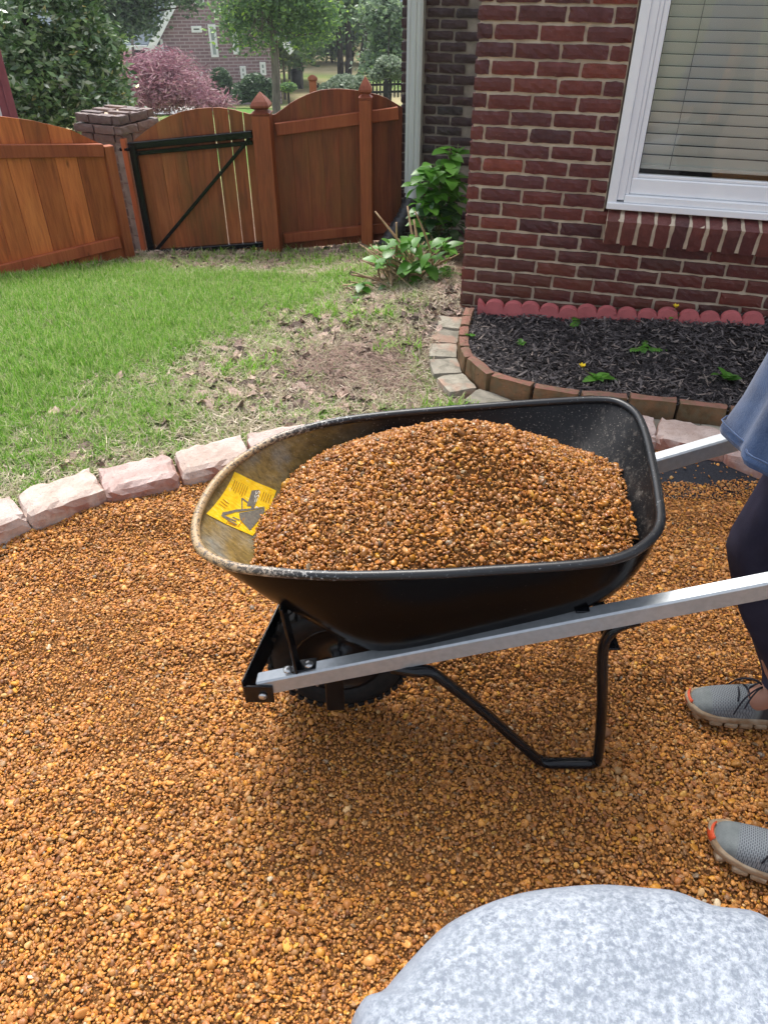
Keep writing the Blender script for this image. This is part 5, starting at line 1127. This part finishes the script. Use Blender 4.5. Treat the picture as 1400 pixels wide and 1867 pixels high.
# big glossy evergreen behind the left fence
bl = [blob(110, 150, 10.6, 120, 85, 1.0), blob(90, 40, 10.8, 95, 80, .9), blob(190, 190, 10.3, 52, 45, .5), blob(40, 200, 10.4, 70, 60, .8), blob(110, -60, 11, 80, 80, .9), blob(10, 90, 10.9, 70, 80, .9), blob(165, 90, 10.6, 55, 65, .6)]
p = at(100, 240, 10.6); tree('evergreen_shrub', 'big glossy evergreen shrub filling the top left corner behind the fence', 'shrub', p.x, 10.6, 2.2, .06, bl, 24000, .066, M['lf_shrub'], M['bark_dark'], 1, fork=10, shell=.5, elong=2.3, clump=9, csz=.06)
# weeping purple maple
bl = [blob(285, 145, 18, 58, 38, 1.5), blob(248, 128, 18, 30, 26, 1.0), blob(335, 160, 18, 44, 36, 1.2), blob(378, 184, 17.8, 32, 18, .8), blob(285, 172, 17.8, 58, 26, 1.3), blob(238, 152, 18, 24, 30, .8), blob(300, 112, 18, 36, 16, 1.0), blob(400, 192, 17.8, 20, 8, .5)]
p = at(270, 240, 18); tree('weeping_maple', 'weeping purple-leaved maple with a domed crown in front of the far brick house', 'tree', p.x, 18, 2.0, .05, bl, 17000, .062, M['lf_maple'], M['bark_grey'], 2, fork=16, shell=.25, elong=5.5, hang=.35, clump=16, csz=.12)
# far house
YAW = R(-8); FH = Vector((math.cos(YAW), -math.sin(YAW), 0)); FN = Vector((math.sin(YAW), math.cos(YAW), 0))
B0 = at(505, 185, 41); B0.z = 0
def fw(px, py): q = onpl(px, py, B0, FN); return (q - B0).dot(FH), q.z
fh = thing('neighbour_house', 'two-storey purple-grey brick house with blue-grey roof beyond the maple', 'house', (B0.x, B0.y, 0), (0, 0, -YAW))
n = N('far_brick'); tc = n.n('ShaderNodeTexCoord').outputs['Object']; s_ = n.n('ShaderNodeSeparateXYZ', {0: tc}); bt = n.n('ShaderNodeTexBrick', {'Vector': n.n('ShaderNodeCombineXYZ', {0: s_.outputs[0], 1: s_.outputs[2]}).outputs[0], 'Color1': (.30, .19, .215, 1), 'Color2': (.23, .145, .17, 1), 'Mortar': (.42, .35, .36, 1), 'Scale': 1.0, 'Mortar Size': .02, 'Brick Width': .42, 'Row Height': .135})
n.bsdf(bt.outputs[0], .85, 0, n.bump(bt.outputs[1], -.5, .01), .3); M['farbrick'] = n.m
M['shingle'] = simple('blue_grey_shingle', (.16, .20, .24), (.22, .26, .30), 3, .85, .3, .6, .03, 14, stretch=(1, 1, 6))
M['farglass'] = simple('far_window_glass', (.42, .46, .46), (.30, .34, .36), 2, .12, .6, 0); M['dkglass'] = simple('dark_window_glass', (.04, .05, .06), None, 2, .1, .6, 0); M['shutter'] = simple('dark_blue_shutter', (.03, .04, .07), None, 30, .6, .3, .3)
e0 = fw(290, 56); e1 = fw(318, 0); xl = e0[0]; ze = e0[1]; sl_ = (e1[1] - e0[1]) / (e1[0] - e0[0]); W_ = -xl; apex = ze + sl_ * W_ / 2
bm = bmesh.new(); fv = [bm.verts.new(q) for q in ((xl, 0, -7), (0.25, 0, -7), (0.25, 0, ze), (xl / 2, 0, apex), (xl, 0, ze))]; f_ = bm.faces.new(fv); ex = bmesh.ops.extrude_face_region(bm, geom=[f_]); bmesh.ops.translate(bm, verts=[g for g in ex['geom'] if isinstance(g, bmesh.types.BMVert)], vec=(0, 9, 0)); link('wall', frombm(bm), M['farbrick'], fh)
def slab(p0, p1, y0, y1, th, mat, nm):
    d = Vector((p1[0] - p0[0], 0, p1[1] - p0[1])).normalized(); nrm = Vector((-d.z, 0, d.x)) * th
    if nrm.z < 0: nrm = -nrm
    a, b = Vector((p0[0], 0, p0[1])), Vector((p1[0], 0, p1[1])); V = []
    for y in (y0, y1): V += [Vector((q.x, y, q.z)) for q in (a, b, b + nrm, a + nrm)]
    return link(nm, pydata(V, [(0, 1, 2, 3), (7, 6, 5, 4), (0, 4, 5, 1), (1, 5, 6, 2), (2, 6, 7, 3), (3, 7, 4, 0)]), mat, fh)
slab((xl - .5, ze - .5 * sl_ + .02), (xl / 2, apex + .02), -.35, 9.3, .14, M['shingle'], 'roof'); slab((xl / 2, apex + .02), (.75, ze - .5 * sl_ + .02), -.35, 9.3, .14, M['shingle'], 'roof')
slab((xl - .5, ze - .5 * sl_ - .30), (xl / 2, apex - .30), -.42, -.30, .30, M['white'], 'rake_board'); slab((xl / 2, apex - .3), (.75, ze - .5 * sl_ - .3), -.42, -.30, .30, M['white'], 'rake_board')
link('eave_return', box(xl - .5, xl + .45, -.40, .1, ze - .5 * sl_ - .32, ze - .5 * sl_ - .08), M['white'], fh)
link('drainpipe', box(xl - .02, xl + .10, -.1, -.005, -7, ze - .3), M['white'], fh); link('drainpipe', box(.02, .14, -.1, -.005, -7, ze - .3), M['white'], fh)
for x0, y0, x1, y1, pane, bar in ((382, 43, 396, 103, 'farglass', 1), (423, 43, 434, 98, 'farglass', 1), (349, 46, 368, 58, 'dkglass', 0), (438, 119, 449, 142, 'farglass', 1), (474, 112, 485, 136, 'farglass', 1), (364, 130, 370, 147, 'farglass', 0), (355, -12, 372, 8, 'farglass', 0)):
    a, b = fw(x0, y0), fw((x0 + x1) / 2 + (x1 - x0) / 2, y1); xa, xb, za, zb = a[0], fw(x1, (y0 + y1) / 2)[0], fw((x0 + x1) / 2, y1)[1], fw((x0 + x1) / 2, y0)[1]; xa = fw(x0, (y0 + y1) / 2)[0]
    wn = link('window', None, None, fh); bm = bmesh.new(); t_ = .10
    bbox(bm, xa, xb, -.09, -.01, za, za + t_); bbox(bm, xa, xb, -.09, -.01, zb - t_, zb); bbox(bm, xa, xa + t_, -.09, -.01, za + t_, zb - t_); bbox(bm, xb - t_, xb, -.09, -.01, za + t_, zb - t_)
    if bar: zm = za + (zb - za) * .48; bbox(bm, xa + t_, xb - t_, -.085, -.012, zm - .04, zm + .04)
    link('frame', frombm(bm), M['white'], wn); link('pane', box(xa + t_, xb - t_, -.05, -.03, za + t_, zb - t_), M[pane], wn)
# left wing, set back
wx0, wx1, wy = xl - 9, xl, 3.0; zw = at(250, 62, 47).z
link('wing_wall', box(wx0, wx1, wy, wy + 7, -7, zw), M['farbrick'], fh); V = [(wx0 - .4, wy - .5, zw - .2), (wx1 - .0, wy - .5, zw - .2), (wx1, wy + 3.5, zw + 4.2), (wx0 - .4, wy + 3.5, zw + 4.2)]; V += [(a, b, c + .15) for a, b, c in V]
link('wing_roof', pydata(V, [(3, 2, 1, 0), (4, 5, 6, 7), (0, 1, 5, 4), (1, 2, 6, 5), (2, 3, 7, 6), (3, 0, 4, 7)]), M['shingle'], fh); link('gutter', box(wx0 - .4, wx1, wy - .62, wy - .5, zw - .28, zw - .1), M['white'], fh)
wp = B0 + FN * wy
def fw2(px, py): q = onpl(px, py, wp, FN); return (q - B0).dot(FH), q.z
for x0, y0, x1, y1 in ((230, 58, 241, 97), (268, 58, 275, 86), (205, 58, 214, 95)):
    xa, xb, za, zb = fw2(x0, (y0 + y1) / 2)[0], fw2(x1, (y0 + y1) / 2)[0], fw2(x0, y1)[1], fw2(x0, y0)[1]; wn = link('window', None, None, fh); bm = bmesh.new(); t_ = .12
    bbox(bm, xa, xb, wy - .09, wy - .01, za, za + t_); bbox(bm, xa, xb, wy - .09, wy - .01, zb - t_, zb); bbox(bm, xa, xa + t_, wy - .09, wy - .01, za + t_, zb - t_); bbox(bm, xb - t_, xb, wy - .09, wy - .01, za + t_, zb - t_); bbox(bm, xa + t_, xb - t_, wy - .08, wy - .02, (za + zb) / 2 - .05, (za + zb) / 2 + .05)
    link('frame', frombm(bm), M['white'], wn); link('pane', box(xa + t_, xb - t_, wy - .05, wy - .03, za + t_, zb - t_), M['farglass'], wn)
    for q0, q1 in ((xa - .5, xa - .04), (xb + .04, xb + .5)): link('shutter', box(q0, q1, wy - .07, wy - .01, za, zb), M['shutter'], wn)
# bushes at its foot
def bush(name, label, px, py, y, rpx, rpy, n_, leaf, mat, seed, extra=(), **kw):
    bl = [blob(px, py, y, rpx, rpy)] + [blob(*e) for e in extra]; x = bl[0][0]; z = gz(x, y); t = thing(name, label, 'bush', (x, y, z)); link('stems', tube([(0, 0, -.2), (0, 0, max(.3, bl[0][2] - z))], .05, 6), M['bark_dark'], t)
    link('foliage', cloud([(b[0] - x, b[1] - y, b[2] - z) + tuple(b[3:]) for b in bl], n_, leaf, seed=seed, **kw), mat, t)
bush('round_bush', 'clipped round dark green bush against the far brick house', 403, 153, 37, 20, 26, 5000, .13, M['lf_dark'], 5, shell=.75)
bush('loose_bush', 'loose grey-green bush at the right foot of the far brick house', 465, 160, 36, 26, 24, 5000, .14, M['lf_dark'], 6, extra=((440, 168, 36, 18, 16), (490, 165, 36, 16, 20)), shell=.5)
bush('pale_bush', 'pale silvery bush in front of the black picket fence', 630, 158, 24, 36, 20, 8000, .085, M['lf_pale'], 7, extra=((600, 163, 24, 20, 12), (655, 160, 24, 16, 20)), shell=.4)
bush('low_bush', 'low bright green plant at the far lawn edge by the tall grey trunk', 525, 158, 38, 16, 7, 1500, .12, M['lf_mid'], 8)
# named trees
def ptree(name, label, px, pyb, y, wpx, blobs, n_, leaf, mat, bark, seed, h=9, lean=0, **kw):
    p = at(px, pyb, y); Z = y * CP + (CAM_H - p.z) * SP; tree(name, label, 'tree', p.x, y, h, wpx * Z / FPX / 2, [blob(*b) for b in blobs], n_, leaf, mat, bark, seed, lean=lean, **kw)
ptree('oak_tree', 'grey-trunked oak rising behind the thick gate post, right of the far house', 501, 190, 26, 13, ((490, 0, 26, 56, 30), (555, 5, 26, 45, 36), (440, 34, 26, 24, 18), (510, 42, 26.5, 44, 26), (585, 25, 26, 30, 30), (490, -60, 26, 90, 60), (562, 62, 26, 20, 16), (425, 62, 25.5, 13, 18), (447, 78, 25.5, 12, 14), (415, 15, 26, 20, 16), (478, 82, 25.5, 14, 12), (535, 70, 26, 18, 14), (594, 60, 26, 10, 10)), 17000, .10, M['lf_mid'], M['bark_grey'], 11, h=6, fork=14, shell=.1, clump=16, csz=.26)
ptree('pine_tree', 'dark tree whose branches hang over the far house roof', 180, 160, 33, 16, ((240, 20, 33, 46, 34), (215, 50, 33, 26, 20), (255, 45, 33, 26, 18), (330, -14, 33, 46, 18), (348, 14, 33, 10, 14), (225, -40, 33, 80, 50), (160, 0, 33, 50, 60)), 11000, .15, M['lf_dark'], M['bark_dark'], 12, h=9, fork=12, shell=.3, clump=12, csz=.25)
for i, (px, pb, wp_, ln, lab) in enumerate(((620, 137, 10, -.9, 'leftmost of three dark trunks beyond the pale bush'), (633, 134, 11, -.2, 'middle of three dark trunks, straight, beyond the pale bush'), (652, 134, 9, 1.6, 'rightmost of three dark trunks, leaning right and forking'))):
    ptree('tall_tree', lab, px, pb, 50, wp_, ((px + 10 * ln, -25, 50, 50, 30), (px + 25, -10, 50, 30, 20), (px - 30, 8, 50, 22, 12)), 4000, .26, M['lf_mid'], M['bark_dark'], 20 + i, h=8, lean=ln, fork=6, shell=.3, clump=10, csz=.4)
for i, (px, pb, wp_, y, lab) in enumerate(((536, 140, 8, 52, 'thick short pale trunk beside the dark bin on the far lawn'), (549, 142, 5, 50, 'thin pale trunk right of the dark bin'), (518, 155, 4, 44, 'thin young tree with bright leaves left of the dark bin'), (527, 138, 4, 54, 'thin trunk just left of the thick pale one'), (605, 112, 4, 66, 'slim trunk at the far edge of the dry field'))):
    ptree('pale_tree', lab, px, pb, y, wp_, ((px - 5, 95 - i * 3, y, 24, 18), (px + 12, 60, y, 34, 30), (px - 20, 50, y, 30, 30)), 4500, .24, M['lf_mid'] if i % 2 else M['lf_woods'], M['bark_grey'], 40 + i, h=7, fork=5, shell=.2, clump=10, csz=.35)
ptree('conifer_tree', 'dark conifer-like tree beside the house corner', 705, 150, 34, 7, ((705, 95, 34, 30, 30), (690, 120, 34, 24, 20), (715, 60, 34, 26, 30), (700, 30, 34, 40, 30), (725, 120, 34, 20, 22)), 9000, .15, M['lf_woods'], M['bark_dark'], 60, h=5, fork=8, shell=.2, clump=12, csz=.25)
ptree('small_tree', 'small grey-green tree behind the picket fence by the house corner', 710, 172, 26, 4, ((708, 120, 26, 26, 18), (690, 135, 26, 18, 10), (725, 128, 26, 16, 14)), 3500, .10, M['lf_pale'], M['bark_dark'], 61, h=2.6, fork=7, shell=.2)
r = random.Random(5); k_ = 0
for row, (y, st_) in enumerate(((66, 3.6), (74, 4.2), (84, 5))):
    x = -46
    while x < 16:
        xx = x + r.uniform(-1, 1); yy = y + r.uniform(-3, 3); hh = r.uniform(9, 14); z0 = gz(xx, yy)
        bl = [(xx + r.uniform(-1.5, 1.5), yy + r.uniform(-1.5, 1.5), z0 + hh * q, r.uniform(1.6, 2.8), r.uniform(1.5, 2.5), r.uniform(1.2, 2.2)) for q in (.16, .3, .42, .55, .7, .85)]
        tree('woodland_tree', ('dark-trunked leafy tree in the wood beyond the dry field' if row < 2 else 'deep green tree at the back of the far wood'), 'tree', xx, yy, hh * .8, r.uniform(.12, .24), bl, 2600, .34, M[r.choice(['lf_woods', 'lf_dark', 'lf_mid'])], M[r.choice(['bark_dark', 'bark_grey'])], 200 + k_, group='trees of the wood beyond the dry field', fork=4, shell=.2, clump=8, csz=.5); k_ += 1; x += st_
bb = [(xx, 92, -5.4 + zz, 5, 3, 3.2) for xx in range(-64, 34, 5) for zz in (1, 5, 9, 13, 17)]
link('distant_wood', cloud(bb, 26000, .8, seed=9, shell=.1), M['lf_dark'], kind='stuff')
# picket fence
pf_ = thing('picket_fence', 'low black picket fence on the far lawn, seen over the cedar fence', 'fence'); A_ = at(575, 178, 25); B_ = at(745, 170, 25.5); A_.z = gz(A_.x, A_.y); B_.z = gz(B_.x, B_.y)
ztop = at(700, 148, 25.3).z; zb_ = at(700, 178, 25.3).z; L_ = (B_ - A_).xy.length; np_ = int(L_ / .105)
pk = box(-.022, .022, -.01, .01, 0, ztop - zb_, .0); M['picket'] = simple('black_fence_paint', (.02, .02, .022), None, 9, .6, .3, 0); pk.materials.append(M['picket'])
for i in range(np_): q = A_.lerp(B_, i / np_); link('picket', pk, None, pf_, (q.x, q.y, zb_))
for zz in (.15, (ztop - zb_) * .8): link('rail', beam((A_.x, A_.y + .03, zb_ + zz), (B_.x, B_.y + .03, zb_ + zz), .03, .06, .0), M['picket'], pf_)
for i in range(5): q = A_.lerp(B_, i / 4.0); link('post', box(-.05, .05, -.05, .05, gz(q.x, q.y) - zb_ - .1, ztop - zb_ + .06), M['picket'], pf_, (q.x, q.y + .06, zb_))
q = at(570, 146, 24.8); bp_ = thing('brown_post', 'squat brown fence post with rounded cap behind the arched fence', 'fence post', (q.x, 24.8, gz(q.x, 24.8))); hh = q.z - gz(q.x, 24.8)
link('post', box(-.10, .10, -.10, .10, 0, hh, .01), M['wood_post'], bp_); link('cap', lathe([(.13, 0), (.15, .04), (.12, .10), (.05, .14), (.001, .15)], 12), M['wood_post'], bp_, (0, 0, hh))
q = at(540, 142, 50); t = thing('garden_bin', 'small dark bin standing by the pale trunks on the far lawn', 'bin', (q.x, 50, gz(q.x, 50))); link('body', lathe([(.22, 0), (.30, .1), (.34, .85), (.30, .9), (.001, .9)], 10), M['corr'], t); link('lid', lathe([(.36, .9), (.36, .96), (.001, 1.0)], 10), M['corr'], t)
M['concrete'] = simple('pale_concrete', (.55, .54, .52), (.47, .46, .44), 2, .9, .2, .2)
xs_ = np.linspace(-17, -7.5, 24); ys_ = np.linspace(30, 36.5, 12); link('driveway', grid_mesh(xs_, ys_, lambda x, y: terr(x, y) + .05), M['concrete'], kind='structure')
# neighbour corner at the left edge
q = at(33, 212, 8.2); nh = thing('neighbour_shed', 'corner of a white building with dull red trim at the left edge', 'building', (q.x, 8.2, gz(q.x, 8.2)), (0, 0, R(38))); M['trim'] = simple('dull_red_trim', (.26, .085, .10), (.22, .07, .085), 9, .6, .3, .1); M['siding'] = simple('white_siding', (.8, .8, .82), None, 4, .6, .3, .05)
link('corner_board', box(-.14, 0, 0, .02, -.2, 3.6, .004), M['trim'], nh); link('corner_board', box(-.02, .0, .022, .14, -.2, 3.6, .004), M['trim'], nh); link('corner_bead', box(-.075, -.055, -.015, -.001, -.2, 3.6), M['trim'], nh); link('wall', box(-2.6, -.141, .004, 3, -.2, 3.6), M['siding'], nh); link('roof', box(-2.8, .2, -.2, 3.2, 3.601, 3.75), M['shingle'], nh)
# second neighbour gable by the house corner
q = at(722, 47, 58); g2 = thing('far_gable_house', 'white-eaved gable of a house just left of the brick corner', 'house', (q.x, 58, -5.3)); hh = q.z + 5.3
V = [(-.6, 0, 0), (7, 0, 0), (7, 0, hh), (3.2, 0, hh + 3.6), (-.6, 0, hh)]; V += [(a, 7, c) for a, b, c in V]; link('wall', pydata(V, [(0, 1, 2, 3, 4), (9, 8, 7, 6, 5), (0, 5, 6, 1), (1, 6, 7, 2), (2, 7, 8, 3), (3, 8, 9, 4), (4, 9, 5, 0)]), M['farbrick'], g2)
def sl2(p0, p1, y0, y1, th, mat, nm):
    d = Vector((p1[0] - p0[0], 0, p1[1] - p0[1])).normalized(); nr = Vector((-d.z, 0, d.x)) * th; nr = nr if nr.z > 0 else -nr; a, b = Vector((p0[0], 0, p0[1])), Vector((p1[0], 0, p1[1])); V = []
    for y in (y0, y1): V += [Vector((q.x, y, q.z)) for q in (a, b, b + nr, a + nr)]
    link(nm, pydata(V, [(0, 1, 2, 3), (7, 6, 5, 4), (0, 4, 5, 1), (1, 5, 6, 2), (2, 6, 7, 3), (3, 7, 4, 0)]), mat, g2)
sl2((-1.1, hh - .45), (3.2, hh + 3.65), -.3, 7.3, .15, M['shingle'], 'roof'); sl2((3.2, hh + 3.65), (7.5, hh - .45), -.3, 7.3, .15, M['shingle'], 'roof'); sl2((-1.1, hh - .75), (3.2, hh + 3.35), -.38, -.3, .3, M['white'], 'rake_board'); link('eave_return', box(-1.1, -.2, -.38, -.1, hh - .75, hh - .5), M['white'], g2)
# ---------------------------------------------------------------- air
hz = N('summer_air'); hz.t.nodes.clear(); ho = hz.t.nodes.new('ShaderNodeOutputMaterial'); hv = hz.t.nodes.new('ShaderNodeVolumePrincipled')
hv.inputs['Color'].default_value = (.86, .92, 1, 1); hv.inputs['Density'].default_value = .0008; hv.inputs['Anisotropy'].default_value = .2; hz.t.links.new(hv.outputs[0], ho.inputs['Volume'])
link('haze', box(-700, 700, -700, 900, -9, 16), hz.m, kind='stuff')
S.cycles.volume_bounces = 0
